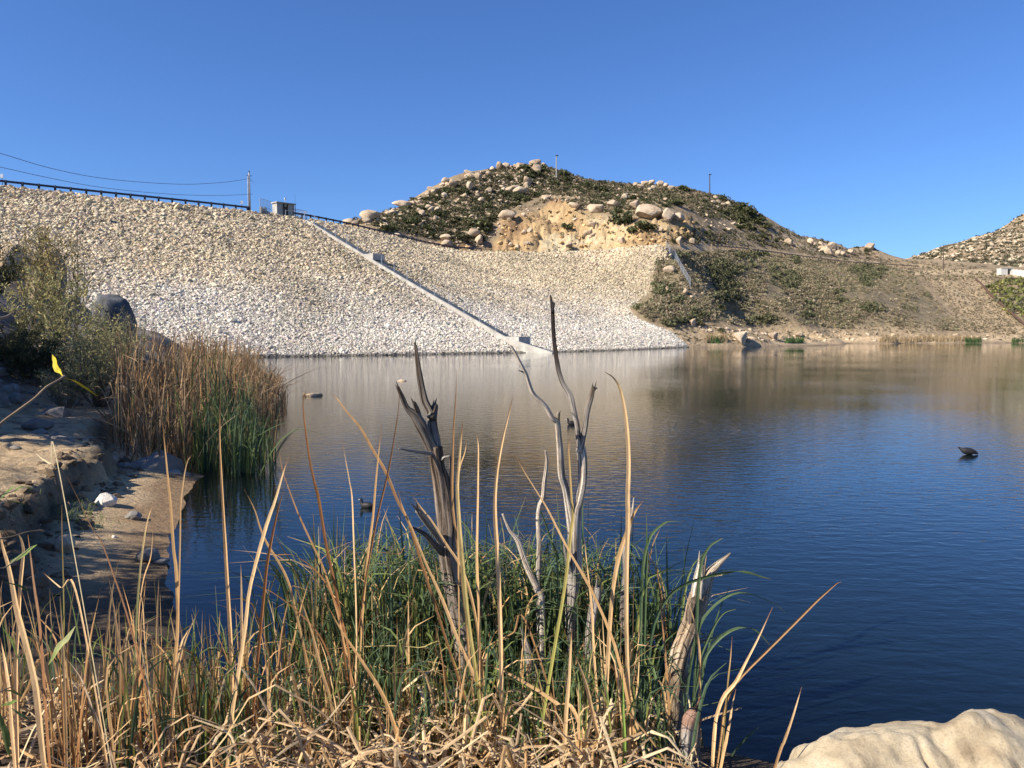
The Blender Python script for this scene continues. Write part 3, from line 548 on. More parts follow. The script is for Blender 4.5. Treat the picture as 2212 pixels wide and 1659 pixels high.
def boulder(px, py, w, h, label, group=None, ang=False, hit=hillhit, sink=.3, idx=None, tilt=.25):
    q = hit([px], [py + h * .5 - .5])[0]
    if np.isnan(q[0]):
        for extra in (3, 6, 10, 16):
            q = hit([px], [py + h * .5 + extra])[0]
            if not np.isnan(q[0]): break
        else: return None
    k = q[1] / FV; rx, rz = w * k / 2, h * k / 2; ry = (rx + rz) * .5
    protos = BANG if ang else BPROT; me = protos[(idx if idx is not None else rng.integers(0, 99)) % len(protos)]
    o = put(me, 'boulder', (q[0], q[1] + ry * .4, q[2] + rz * (1 - sink)), (rng.uniform(-tilt, tilt), rng.uniform(-tilt, tilt), rng.uniform(-.5, .5) if h != w else rng.uniform(0, 6.28)), (rx * 1.06, ry * 1.1, rz * 1.12), label=label, category='boulder')
    if group: o['group'] = group
    return o
G1 = 'granite boulders on the hill behind the dam'
NB = [(796, 461, 40, 27, 'large pale dome boulder on the left shoulder of the hill', 0), (752, 478, 25, 15, 'rounded boulder at the foot of the ridge, left of the big dome boulder', 0), (868, 438, 42, 19, 'long pale rock slab sloping along the ridge right of the dome boulder', 0),
      (845, 459, 26, 11, 'low rounded boulder just right of the dome boulder on the ridge', 0), (961, 511, 28, 17, 'upper blocky boulder of the stacked pair above the dam crest', 1), (961, 529, 30, 20, 'lower blocky boulder of the stacked pair above the dam crest', 1),
      (1022, 505, 26, 20, 'smooth egg-shaped boulder at the left edge of the orange cut', 0), (1035, 518, 17, 21, 'boulder leaning under the egg-shaped boulder at the left edge of the cut', 0), (1098, 463, 38, 18, 'dark-faced slab boulder at the upper left rim of the orange cut', 0),
      (1016, 402, 14, 18, 'upright knob boulder perched on a smaller block below the ridge', 0), (1123, 413, 30, 17, 'pale split boulder among dark bushes high on the hill', 0), (1111, 406, 24, 13, 'flat boulder behind the pale split boulder high on the hill', 0), (858, 512, 28, 14, 'pale pyramid boulder just above the dark crest rail', 0),
      (1078, 358, 14, 14, 'dark-sided boulder perched on the skyline left of the summit', 1), (1093, 358, 18, 12, 'pale boulder on the skyline beside the dark-sided one', 0), (1158, 353, 25, 14, 'largest pale boulder on the summit of the hill', 0), (1240, 442, 24, 15, 'pale boulder at the top of the orange cut, above a dark bush', 0),
      (1287, 449, 33, 20, 'whitish rounded boulder at the upper right rim of the orange cut', 0), (1328, 439, 29, 13, 'flat pale pinkish boulder between dark bushes', 1), (1372, 442, 21, 20, 'pointed pale boulder left of the great slanted slab', 1), (1350, 424, 17, 15, 'angular pinkish boulder above the flat pinkish one', 1),
      (1398, 457, 68, 32, 'great slanted pale slab on the right part of the hill', 1), (1442, 462, 30, 32, 'fractured grey block on the right end of the great slab', 1), (1467, 467, 27, 21, 'cracked block right of the fractured grey block', 1), (1178, 425, 22, 12, 'low tan boulder right of the pale split boulder', 0),
      (1468, 521, 12, 19, 'upright angular block beside the top of the chain link fence', 1), (1496, 522, 15, 12, 'squat block to the right of the upright angular block', 1), (1442, 624, 7, 15, 'thin upright white stone below the wire fence', 1), (1481, 631, 10, 11, 'rounded stone at the lower end of the wire fence', 0),
      (1447, 582, 25, 15, 'tan boulder with a dark hollow left of the wire fence', 0), (1602, 728, 28, 28, 'big pale rounded rock on the lake shore right of the dam toe', 1), (1672, 725, 21, 17, 'pale grey boulder on the far shore', 1), (1727, 723, 15, 11, 'small tan boulder on the far shore at the foot of the scrub', 0), (1497, 696, 13, 16, 'pale upright rock on the bank above the dam toe', 1),
      (1013, 373, 21, 11, 'flat pale boulder halfway up the left skyline', 0), (1032, 380, 20, 13, 'tan boulder beneath the flat boulder on the left skyline', 0), (978, 396, 20, 18, 'tall boulder in the cluster below the left skyline', 0), (935, 409, 24, 13, 'long boulder on the lower left skyline', 0), (963, 389, 18, 11, 'boulder at mid height on the left skyline', 0)]
CL = [(1375, 398, 14, 10), (1392, 393, 19, 12), (1407, 394, 18, 12), (1427, 395, 20, 12), (1440, 400, 13, 10), (1450, 404, 15, 11), (1385, 402, 16, 9), (1413, 404, 14, 8)]
CR2 = [(1547, 426, 14, 10), (1560, 428, 14, 10), (1552, 436, 14, 9), (1570, 433, 14, 10), (1575, 440, 15, 12), (1541, 436, 12, 8), (1562, 441, 14, 9), (1549, 446, 12, 8)]
for a in NB: boulder(a[0], a[1], a[2] * 1.1, a[3] * 1.12, a[4], G1, bool(a[5]), sink=.12, tilt=.12)
SKY_L = [(760, 478), (800, 462), (835, 455), (885, 436), (925, 413), (965, 390), (1010, 376), (1070, 360), (1145, 350), (1185, 358)]
for k in range(24):
    t = rng.uniform(0, 9); i = int(t); x_ = SKY_L[i][0] + (SKY_L[min(i + 1, 9)][0] - SKY_L[i][0]) * (t - i); y_ = SKY_L[i][1] + (SKY_L[min(i + 1, 9)][1] - SKY_L[i][1]) * (t - i); w = rng.uniform(8, 20)
    boulder(x_, y_ + rng.uniform(1, 9), w, w * rng.uniform(.5, .75), 'tan boulder on the left skyline of the hill', 'boulders along the left skyline', rng.random() < .3)
for a in CL: boulder(*a, 'pale boulder in the rounded pile crowning the middle of the skyline', 'boulder pile in the middle of the skyline')
for a in CR2: boulder(*a, 'pale boulder in the tight pile under the right-hand hill pole', 'boulder pile under the hill pole', True)
REG = [([(760, 485), (830, 455), (930, 412), (1010, 378), (1075, 362), (1150, 352), (1200, 370), (1130, 410), (1020, 440), (900, 470), (820, 490)], 58, (7, 24), 'tan granite boulder on the upper left slope of the hill', 'boulders on the upper left slope'),
       ([(1150, 352), (1200, 366), (1300, 400), (1420, 402), (1440, 430), (1300, 440), (1200, 435), (1120, 420)], 25, (5, 14), 'tan granite boulder among scrub below the summit', 'boulders below the summit'),
       ([(800, 495), (900, 470), (1100, 430), (1180, 445), (1080, 490), (1050, 540), (930, 530)], 27, (5, 15), 'tan granite boulder in dark scrub on the lower left slope', 'boulders on the lower left slope'),
       ([(1055, 545), (1090, 505), (1200, 450), (1330, 480), (1500, 490), (1430, 545)], 20, (9, 30), 'orange-tan rock sticking out of the cut slope', 'rocks in the orange cut'),
       ([(1500, 440), (1600, 450), (1640, 500), (1520, 500)], 8, (5, 13), 'tan rock among dark bushes on the right shoulder of the hill', 'rocks on the right shoulder'),
       ([(1445, 560), (1500, 600), (1560, 640), (1900, 640), (1500, 690), (1420, 660)], 10, (3, 7), 'small pale rock in the grey-green scrub right of the dam', 'small rocks in the right-hand scrub'),
       ([(1500, 705), (1560, 735), (2200, 738), (2200, 726), (1700, 715)], 12, (3, 8), 'small tan rock on the far shore', 'small rocks on the far shore')]
REG.append(([(1690, 508), (1745, 518), (1800, 526), (1880, 524), (1895, 556), (1840, 556), (1760, 542), (1700, 528)], 15, (12, 30), 'tan broken rock on the low ridge beyond the road fence', 'rocks on the low ridge'))
def inside(poly, n):
    poly = np.array(poly, float); o = np.zeros((0, 2))
    while len(o) < n: q = rng.uniform(poly.min(0), poly.max(0), (n * 3, 2)); o = np.vstack([o, q[inpoly(q[:, 0], q[:, 1], poly)]])
    return o[:n]
for poly, n, (a, b), lab, grp in REG:
    for x_, y_ in inside(poly, n): w = a + (b - a) * rng.random() ** 2.2; boulder(x_, y_, w, w * rng.uniform(.6, 1.0), lab, grp, rng.random() < (.95 if 'cut' in grp or 'ridge' in grp else .6))
FARP = [(1960, 560), (1990, 548), (2090, 518), (2150, 496), (2230, 452), (2230, 582), (2120, 580), (2040, 580), (1990, 572)]
for x_, y_ in inside(FARP, 28): w = rng.uniform(6, 15); boulder(x_, y_, w, w * .5, 'tan boulder slab on the far right-hand hill', 'boulders on the far hill', rng.random() < .5, farhit)
boulder(2042, 542 + 25, 26, 14, 'big pale boulder low on the far right-hand hill', 'boulders on the far hill', False, farhit)
# the countless smaller stones
def stones(name, pts, size, colr, lab):
    n = len(pts); R = rand_rot(n); sc = size[:, None] * rng.uniform(.5, 1.1, (n, 3)); VV = PROT[rng.integers(0, 24, n)] * sc[:, None]; VV = np.einsum('nij,nkj->nki', R, VV); VV[:, :, 2] *= .7; VV += pts[:, None]
    F = (ICF[None] + (np.arange(n) * VV.shape[1])[:, None, None]).reshape(-1, 3); cc = np.array(colr) * rng.normal(1, .16, (n, 1)); mk(name, VV.reshape(-1, 3), F, MT['riprap'], col=np.repeat(np.clip(cc, .03, .8), VV.shape[1], 0), kind='stuff', label=lab)
q = np.vstack([inside(REG[0][0], 420), inside(REG[1][0], 220), inside(REG[2][0], 160), inside(REG[4][0], 60), inside(REG[5][0], 60), inside(REG[6][0], 160)]); h_ = hillhit(q[:, 0], q[:, 1]); h_ = h_[~np.isnan(h_[:, 0])]
stones('loose_rocks', h_, rng.uniform(.25, .8, len(h_)), (.48, .38, .265), 'small loose granite rocks strewn over the hill')
q = inside(CUT, 120); h_ = hillhit(q[:, 0], q[:, 1]); h_ = h_[~np.isnan(h_[:, 0])]; stones('cut_rubble', h_, rng.uniform(.25, 1.1, len(h_)), (.52, .35, .17), 'orange rubble lying on the cut slope')
q = inside(FARP, 800); h_ = farhit(q[:, 0], q[:, 1]); h_ = h_[~np.isnan(h_[:, 0])]; stones('far_rocks', h_, rng.uniform(.5, 2.2, len(h_)), (.5, .4, .28), 'countless tan rocks covering the far hill')

# ------------------------------------------------------------------ shrubs on the hills
def leafcloud(n, r, seed, leaf=.16, clumps=14, flatb=.1, col=None):
    """Quads scattered through clumps of an uneven dome of radius r (x,y,z)."""
    g = np.random.default_rng(seed); d = g.normal(size=(clumps, 3)); d /= np.linalg.norm(d, axis=1)[:, None]; d[:, 2] = np.abs(d[:, 2]); cc = d * g.uniform(.3, .78, (clumps, 1)); cr_ = g.uniform(.2, .42, clumps)
    k = g.integers(0, clumps, n); o = g.normal(size=(n, 3)); o /= np.linalg.norm(o, axis=1)[:, None]; p = cc[k] + o * (cr_[k] * g.uniform(.35, 1.05, n) ** .5)[:, None]; p[:, 2] = np.maximum(p[:, 2], g.uniform(-.05, .1, n)); p = p * np.array(r)
    u = g.normal(size=(n, 3)); u /= np.linalg.norm(u, axis=1)[:, None]; w = np.cross(u, g.normal(size=(n, 3))); w /= np.linalg.norm(w, axis=1)[:, None]; s_ = (leaf * g.uniform(.6, 1.4, n))[:, None]
    V = np.stack([p - u * s_, p + w * s_ * .45, p + u * s_, p - w * s_ * .45], 1).reshape(-1, 3); F = np.arange(n * 4).reshape(-1, 4); tone = g.normal(1, .22, clumps)[k] * g.normal(1, .18, n); return V, F, np.repeat(np.clip(tone, .4, 1.7)[:, None] * np.ones(3), 4, 0)
SHR = []
for s_ in range(9):
    r = (rng.uniform(.85, 1.1), rng.uniform(.85, 1.1), rng.uniform(.6, 1.)); V, F, cc = leafcloud(520, r, 200 + s_, .13, 12); SHR.append(build('shrub', V, F, MT['bush'], cc))
nshr = [0]
def shrub(px, py, w, label, group, hit=hillhit, hgt=1.):
    q = hit([px], [py])[0]
    if np.isnan(q[0]): return
    if hit is hillhit and rightof(*proj(q)) < 3 and q[1] < 185 and proj(q)[1] > 532: return
    r = w * q[1] / FV / 2 * 1.15; o = put(SHR[rng.integers(0, 9)], 'shrub', (q[0], q[1], q[2] - .1 * r), (0, 0, rng.uniform(0, 6.28)), (r, r, r * hgt * rng.uniform(.8, 1.15)), label=label, category='shrub', group=group); nshr[0] += 1
NS = [(1225, 490, 30, 'lone dark bush in the middle of the orange cut'), (1345, 480, 62, 'wide dark bush left of the great pale slab'), (1385, 493, 60, 'low dark bush under the great pale slab'), (1458, 440, 45, 'dark bush above the cracked blocks right of the great slab'), (1475, 411, 30, 'tall dark bush on the skyline right of the boulder pile'), (1558, 424, 24, 'dark bush on the skyline beside the right hill pole'), (1600, 458, 50, 'large dark bush high on the right shoulder of the hill'), (1630, 478, 48, 'large dark bush lower on the right shoulder of the hill'), (1592, 478, 44, 'dark bush on the right shoulder, left of the two large ones'), (1205, 363, 20, 'dark bush at the foot of the summit pole'), (1142, 350, 18, 'dark bush on the very summit of the hill'), (1035, 485, 55, 'broad dark green bush above the egg-shaped boulder'), (880, 480, 50, 'dark green thicket on the lower left of the hill'), (835, 497, 44, 'dark green bush low on the left shoulder'), (1558, 716, 20, 'bright green bush on the shore by the big pale rock'), (1555, 668, 30, 'green bush on the bank between dam toe and scrub'), (1470, 628, 15, 'small dark green bush by the lower end of the wire fence'), (1420, 672, 20, 'olive bush at the bend of the riprap edge'), (1510, 700, 24, 'yellow-olive bush on the shore bank'), (1400, 668, 18, 'brownish bush at the left tip of the scrub on the dam face')]
for a in NS: shrub(a[0], a[1], a[2], a[3], 'bushes on the hill')
SREG = [([(745, 485), (830, 462), (940, 420), (1075, 370), (1150, 360), (1180, 430), (1080, 470), (1040, 530), (930, 525)], 112, (12, 36), 'dark green bush between boulders on the left half of the hill', 'bushes on the left half of the hill'),
        ([(1150, 360), (1300, 400), (1480, 415), (1600, 440), (1640, 490), (1520, 480), (1450, 440), (1300, 440), (1180, 430)], 66, (11, 34), 'dark green bush on the right half of the hill', 'bushes on the right half of the hill'),
        ([(1600, 450), (1650, 480), (1700, 510), (1720, 535), (1640, 530), (1590, 500)], 28, (14, 34), 'dark bush on the shaded right flank of the hill', 'bushes on the right flank'),
        ([(1690, 500), (1880, 522), (1900, 565), (1840, 560), (1760, 545)], 24, (9, 20), 'dark bush on the low ridge beyond the road fence', 'bushes on the low ridge')]
SREG = [([(x_, y_ - 9 if y_ < 530 else y_) for x_, y_ in p_], *r_) for p_, *r_ in SREG]
for poly, n, (a, b), lab, grp in SREG:
    for x_, y_ in inside(poly, n): shrub(x_, y_, a + (b - a) * rng.random() ** 1.6, lab, grp, hgt=.85)
for poly, n, (a, b) in (([(1080, 470), (1180, 432), (1300, 428), (1450, 428), (1460, 445), (1330, 468), (1250, 445), (1200, 432)], 24, (10, 24)), ([(1450, 485), (1520, 480), (1600, 500), (1650, 525), (1520, 525), (1450, 520)], 16, (9, 20))):
    for x_, y_ in inside(poly, n): shrub(x_, y_, a + (b - a) * rng.random(), 'dark green bush around the rim of the orange cut', 'bushes around the orange cut', hgt=.85)
print('shrubs', nshr[0])
def tufts(name, pts, size, cols, lab, nq=16, lf=.3):
    n = len(pts); L = [leafcloud(nq, (1, 1, .75), 300 + k, lf, 6)[0].reshape(nq, 4, 3) for k in range(10)]; L = np.array(L)[rng.integers(0, 10, n)]
    a = rng.uniform(0, 6.28, n); ca, sa = np.cos(a), np.sin(a); X = L[..., 0] * ca[:, None, None] - L[..., 1] * sa[:, None, None]; Yv = L[..., 0] * sa[:, None, None] + L[..., 1] * ca[:, None, None]
    V = np.stack([X, Yv, L[..., 2]], -1) * size[:, None, None, None] + pts[:, None, None]; F = np.arange(n * nq * 4).reshape(-1, 4); cc = np.repeat(cols, nq * 4, 0) * np.repeat(rng.normal(1, .18, (n * nq, 1)), 4, 0)
    mk(name, V.reshape(-1, 3), F, MT['scrub'], col=np.clip(cc, .01, .5), kind='stuff', label=lab)
def scol(n, base, var=.25): return np.array(base)[rng.integers(0, len(base), n)] * rng.normal(1, var, (n, 1))
DENSE = [(1445, 545), (1640, 540), (1760, 560), (1900, 572), (1975, 590), (2010, 640), (2080, 715), (1960, 712), (1870, 680), (1840, 712), (1700, 700), (1600, 705), (1500, 690), (1445, 706), (1395, 690), (1366, 662), (1415, 645), (1412, 612), (1420, 575), (1438, 552)]
q = inside(DENSE, 13000); cl = fbm(q[:, 0] * .012, q[:, 1] * .025, 0, 4, 130); q = q[rng.random(len(q)) < .78 + .8 * cl]; h_ = hillhit(q[:, 0], q[:, 1]); ok = ~np.isnan(h_[:, 0]); h_ = h_[ok]; q = q[ok]
cl = fbm(q[:, 0] * .016, q[:, 1] * .03, 0, 3, 131)[:, None]; cc = scol(len(h_), [(.27, .225, .135), (.31, .25, .16), (.24, .21, .115), (.36, .28, .185), (.2, .19, .105)]); dk = scol(len(h_), [(.12, .125, .06), (.16, .15, .08)]); m = cl > .25
tufts('sage_scrub', h_, rng.uniform(.4, 1.1, len(h_)) * (1 + .5 * m[:, 0]), np.where(m, dk, cc), 'grey-green sage scrub covering the slope right of the dam', 30, .2)
q = np.vstack([inside(SREG[0][0], 3200), inside(SREG[1][0], 2700), inside(SREG[2][0], 300), inside(SREG[3][0], 300), inside([(1480, 500), (1600, 500), (1700, 540), (1560, 530), (1440, 528)], 250), inside(CUT, 70), inside([(1080, 470), (1180, 432), (1300, 428), (1450, 428), (1460, 445), (1330, 468), (1250, 445), (1200, 432)], 420)])
h_ = hillhit(q[:, 0], q[:, 1]); ok = ~np.isnan(h_[:, 0]); h_ = h_[ok]; tufts('chaparral', h_, rng.uniform(.4, 1.2, len(h_)), scol(len(h_), [(.075, .08, .034), (.09, .088, .044), (.12, .108, .058), (.17, .135, .08)]), 'low chaparral between the boulders of the hill')
q = np.vstack([inside(d, n_) for d, n_ in zip(DIRT, (700, 400, 1700, 80))] + [inside([(1950, 600), (2230, 600), (2230, 720), (2080, 712)], 900)]); h_ = hillhit(q[:, 0], q[:, 1]); h_ = h_[~np.isnan(h_[:, 0])]; h_ = h_[h_[:, 2] > .7]
tufts('dry_scrub', h_, rng.uniform(.25, .75, len(h_)), scol(len(h_), [(.2, .165, .1), (.15, .13, .075), (.24, .2, .13)]), 'sparse dry scrub on the pale slope above the far shore', 12)
q = np.vstack([inside([(1660, 532), (1720, 510), (1880, 520), (1905, 560), (1990, 566), (2130, 574), (2130, 582), (1990, 588), (1900, 576), (1760, 556)], 620), inside([(1950, 586), (2212, 586), (2212, 606), (2000, 606)], 260)]); h_ = hillhit(q[:, 0], q[:, 1]); h_ = h_[~np.isnan(h_[:, 0])]
tufts('ridge_scrub', h_, rng.uniform(.5, 1.3, len(h_)), scol(len(h_), [(.13, .12, .065), (.17, .145, .085), (.22, .18, .11), (.1, .1, .05)]), 'brown and olive scrub along the road and the low ridge', 20, .22)
q = inside(FARP, 1500); h_ = farhit(q[:, 0], q[:, 1]); h_ = h_[~np.isnan(h_[:, 0])]; tufts('far_scrub', h_, rng.uniform(.8, 2.4, len(h_)), scol(len(h_), [(.07, .075, .04), (.1, .095, .055), (.15, .13, .08)]), 'dark scrub between the rocks of the far hill')
q = inside([(2130, 612), (2230, 600), (2230, 690), (2180, 680), (2140, 640)], 240); h_ = hillhit(q[:, 0], q[:, 1]); h_ = h_[~np.isnan(h_[:, 0])]; tufts('willow_thicket', h_, rng.uniform(.9, 2.2, len(h_)), scol(len(h_), [(.15, .16, .05), (.2, .19, .06), (.14, .13, .08)]), 'yellow-green thicket beside the pipe at the right edge', 24)
# reeds along the far shore
def shorereeds(spans, n, base, name, lab, hgt):
    q = np.concatenate([np.c_[rng.uniform(a, b, int(n * (b - a))), rng.uniform(c_, d_, int(n * (b - a)))] for a, b, c_, d_ in spans]); h_ = hillhit(q[:, 0], q[:, 1]); h_ = h_[~np.isnan(h_[:, 0])]; h_[:, 2] = np.maximum(h_[:, 2], 0); m = len(h_); hh = rng.uniform(.5, 1., m) * hgt
    l = rng.normal(0, .18, (m, 2)); w_ = .12; V = np.stack([h_ + (-w_, 0, 0), h_ + (w_, 0, 0), h_ + np.c_[l * hh[:, None] * 1.2, hh]], 1).reshape(-1, 3); mk(name, V, np.arange(m * 3).reshape(-1, 3), MT['scrub'], col=np.repeat(scol(m, base, .2), 3, 0), kind='stuff', label=lab)
shorereeds([(1525, 1570, 736, 741), (1900, 1980, 736, 741), (1980, 2120, 734, 739)], 3.2, [(.42, .3, .16), (.5, .37, .2)], 'dry_shore_reeds', 'straw coloured reeds along the far waterline', 2.0)
shorereeds([(1535, 1560, 739, 742.5), (1695, 1735, 740, 741.8), (2085, 2120, 738, 741), (2185, 2225, 737, 741)], 2.4, [(.07, .13, .04), (.1, .15, .05)], 'green_shore_reeds', 'green reeds standing in the far waterline', 1.6)

# ------------------------------------------------------------------ fences, poles and works on the far side
def ground_pts(pix, dz=0.): h_ = hillhit([a for a, _ in pix], [b for _, b in pix]); return h_ + (0, 0, dz)
linkfence(ground_pts([(1439, 545 - 6), (1447, 556), (1457, 560), (1468, 583), (1480, 604), (1491, 622)]), 2.0, 'silver chain link fence running down the slope beside the riprap', spacing=3)
fp = ground_pts([(1537, 535.5), (1600, 541), (1659, 548), (1734, 558), (1790, 565), (1834, 570), (1909, 574), (1985, 579)]); fp = fp[~np.isnan(fp[:, 0])]
L = np.concatenate([[0], np.cumsum(np.linalg.norm(np.diff(fp, axis=0), axis=1))]); k = 76; q = np.stack([np.interp(np.linspace(0, L[-1], k), L, fp[:, i]) for i in range(3)], 1)
e = thing('roadside_fence', 'long low wooden post and rail fence along the road across the right slope', 'fence', tuple(q[0]))
pm = build('post', *box((0, 0, .35), (.28, .28, 1.5)), MT['postwood'])
for a in q: put(pm, 'post', Vector(a) - e.location, parent=e)
mk('rail', *join([bar(a + (0, 0, .75), b + (0, 0, .75), .12, .34) for a, b in zip(q[:-1], q[1:])]), MT['postwood'], parent=e)
def hillpole(px, ytop, ybase, lab, arm=None, m='darkwood', hit=hillhit):
    q = hit([px], [ybase])[0]
    if np.isnan(q[0]): q = hit([px], [ybase + 6])[0]
    top = P(px, ytop, Y=q[1]); e = thing('utility_pole', lab, 'pole', tuple(q), 'poles on the hills')
    mk('pole', *rod(q - (0, 0, .5), top, .22, 8, .16), MT[m], parent=e)
    if arm: mk('crossarm', *join([box(top - (0, 0, .5), (arm, .2, .2)), *[rod(top + (dx, 0, -.4), top + (dx, 0, 0), .08) for dx in (-arm * .45, arm * .45)]]), MT[m], parent=e)
    else: mk('lamp_head', *box(top + (.15, 0, 0), (.9, .35, .3)), MT['darkmetal'], parent=e)
hillpole(1202, 336, 389, 'thin pole standing right of the hill summit', m='polewood'); hillpole(1533, 377, 424, 'thin pole on the skyline above the right boulder pile')
hillpole(2038, 531, 585, 'dark crossarm pole on the dirt road at the far right', 2.6)
w0, w1, w2 = P(2158, 594, Y=318.), P(2182, 594, Y=318.), P(2260, 604, Y=300.)
e = thing('pump_house', 'small white block building with a dark opening by the road at the right edge', 'building', tuple(w0))
mk('wall', *join([box((w0 + w1) / 2 + (-1., 0, 1.2), (2.6, 3, 2.6)), box((w0 + w1) / 2 + (1.9, 0, 1.2), (.5, 3, 2.6))]), MT['white'], parent=e); mk('opening', *box((w0 + w1) / 2 + (1., 1.0, 1.1), (1.3, .6, 2.3)), MT['darkmetal'], parent=e); mk('roof', *box((w0 + w1) / 2 + (.1, 0, 2.6), (5., 3.4, .2)), MT['white'], parent=e)
mk('retaining_wall', *join([bar(w1 + (0, -.3, .7), w2 + (0, -.3, .9), .4, 3.2)] + [box(w1 + (w2 - w1) * t + (0, -.6, .9), (.3, .3, 3.3)) for t in np.linspace(.04, .96, 9)]), MT['white'], tuple(w1), label='ribbed white retaining wall running off the right edge below the far hill', category='wall')
pp = ground_pts([(2109, 607), (2125, 622), (2140, 640), (2160, 657), (2180, 675), (2212, 703), (2240, 722)], .5); pp = pp[~np.isnan(pp[:, 0])]
V, F, _ = tube(pp, [.38] * len(pp), 60, 8); mk('pipeline', V, F, MT['rust'], tuple(pp[0]), label='dark rusty pipe running down the slope at the right edge', category='pipe', smooth=True)

# ------------------------------------------------------------------ birds and floating things
def coot(px, py, Yoff, L, heading, label, preen=False):
    q = P(px, py, z=0.); e = thing('coot', label, 'bird', tuple(q), 'coots on the lake', heading)
    k = L / .36
    if preen: sp_ = [(-.19, 0, .15), (-.155, 0, .13), (-.10, 0, .10), (-.02, 0, .085), (.06, 0, .075), (.115, 0, .07), (.155, 0, .055), (.185, 0, .035), (.2, 0, .02)]; rr = [.012, .04, .075, .088, .08, .055, .04, .033, .02]
    else: sp_ = [(-.19, 0, .07), (-.15, 0, .06), (-.08, 0, .05), (0, 0, .045), (.07, 0, .05), (.115, 0, .075), (.13, 0, .12), (.135, 0, .16), (.155, 0, .185), (.178, 0, .18)]; rr = [.012, .045, .078, .085, .075, .05, .034, .03, .034, .02]
    V, F, _ = tube(np.array(sp_) * k, np.array(rr) * k, 36, 14); V[:, 1] *= .95; o = put(build('body', V, F, MT['bird'], smooth=True), 'body', parent=e)
    bp = np.array([[sp_[-1][0] - .004, 0, sp_[-1][2]], [sp_[-1][0] + .03, 0, sp_[-1][2] - .014]]) * k; V, F, _ = tube(bp, np.array([.013, .005]) * k, 4, 8); put(build('bill', V, F, MT['bill'], smooth=True), 'bill', parent=e)
    if preen: V, F, _ = tube(np.array([(-.13, .05, .10), (-.19, .055, .155), (-.235, .05, .15)]) * k, np.array([.03, .022, .004]) * k, 10, 8); put(build('wing_tip', V, F, MT['bird'], smooth=True), 'wing_tip', parent=e)
coot(2092, 982, 0, .31, -.15, 'black coot preening with raised wing tips on open water at the right', True)
coot(1236, 917, 0, .3, math.pi, 'small black coot with a white bill swimming behind the pale forked dead tree')
coot(792, 1096, 0, .22, math.pi * .9, 'black coot half hidden behind the green reeds in front')
def flatrock(px, py, w, h, lab, m, colr=None):
    q = P(px, py, z=0.); k = q[1] / FV; v = rock(71 + int(px) % 9, IS3, 6, .25); mk('flat_rock', v * (w * k / 2, w * k / 2.4, h) + q, IF3, MT['boulder'], tuple(q), smooth=True, label=lab, category='rock')
flatrock(672, 855, 46, .16, 'low flat pale rock just breaking the water off the far reed clump', 1)
flatrock(868, 823, 22, .1, 'small flat pale rock breaking the water behind the grey dead tree', 1)

# ------------------------------------------------------------------ the left bank: stones, boulders, shrubs
def bankhit(px, py):
    a, dy, dz = ray(px, py); y = np.arange(3, 60, .05); x = a / dy * y; z = CAMZ + dz / dy * y; d = gz(x, y) - z; k = np.argmax((d > 0) & (y > 4)); return np.array([x[k], y[k], z[k]]) if d.max() > 0 else None
MT['shade_stone'] = m_rock('shade_toned_stone', (.05, .055, .06), (.085, .09, .1), (.13, .135, .14), 2, .4, .05)  # near-black tone paints in the bushes' shade on the rounded boulder
def stone(px, py, w, h, lab, m='shore_stone', ang=True, seed=None, grp=None, Y=None, sink=.3):
    q = bankhit(px, py + h * .4) if Y is None else P(px, py, Y=Y)
    if q is None: return
    k = q[1] / FV; sd_ = int(seed if seed is not None else rng.integers(50, 90)); v = rock(sd_, IS4 if w > 30 else IS3, 12 if ang else 3, .16, .5 if ang else .8, .85 if ang else .95)
    zt = q[2] + h * k / 2 * (2 - sink) - h * k * .5 * sink
    if Y is not None: zb = float(gz(q[0], q[1])) - .3; zt = float(P(px, py - h / 2, Y=Y)[2]); zb = min(zb, zt - h * k * .6); h = (zt - zb) / k; q[2] = zb; sink = 0
    o = mk('stone' if w * k < .9 else 'boulder', v * (w * k / 2, (w + h) * k / 4, h * k / 2) + q + (0, h * k * .2, h * k / 2 * (1 - sink)), IF4 if w > 30 else IF3, MT[m], tuple(q), smooth=not ang, label=lab, category='stone' if w * k < .9 else 'boulder')
    if grp: o['group'] = grp
stone(225, 1080, 50, 34, 'white broken rock lying on the sandy beach', 'pale_stone', True, 61); stone(286, 1114, 40, 22, 'grey half-shaded stone on the beach below the white rock', 'shore_stone', True, 64); stone(273, 1058, 15, 12, 'small tan pebble on the beach above the white rock', 'boulder', True, 66); stone(246, 1160, 11, 9, 'small pale round pebble on the wet sand', 'pale_stone', False, 67)
stone(318, 1200, 56, 34, 'dark speckled rock at the edge of the water', 'shore_stone', False, 68); stone(345, 1212, 40, 16, 'low wet rock at the water line beside the dark speckled rock', 'shore_stone', False, 69)
stone(80, 917, 70, 30, 'large flat blue-grey rock on the bank', 'shore_stone', False, 70); stone(30, 860, 36, 30, 'rounded grey rock at the left edge of the shaded slope', 'shore_stone', False, 72); stone(5, 868, 26, 30, 'grey rock cut by the left picture edge', 'shore_stone', True, 73); stone(232, 843, 14, 20, 'pale upright stone beside the brown reeds', 'pale_stone', True, 74); stone(30, 967, 28, 11, 'flat pale stone at the left edge of the sand', 'shore_stone', True, 75); stone(135, 1175, 40, 44, 'shaded brown rock below the bank edge', 'boulder', False, 76)
stone(226, 662, 82, 66, 'big dark rounded boulder behind the olive shrubs', 'shade_stone', False, 77, Y=31); stone(115, 705, 32, 34, 'pale grey block in the shade below the shrubs', 'shore_stone', True, 78)
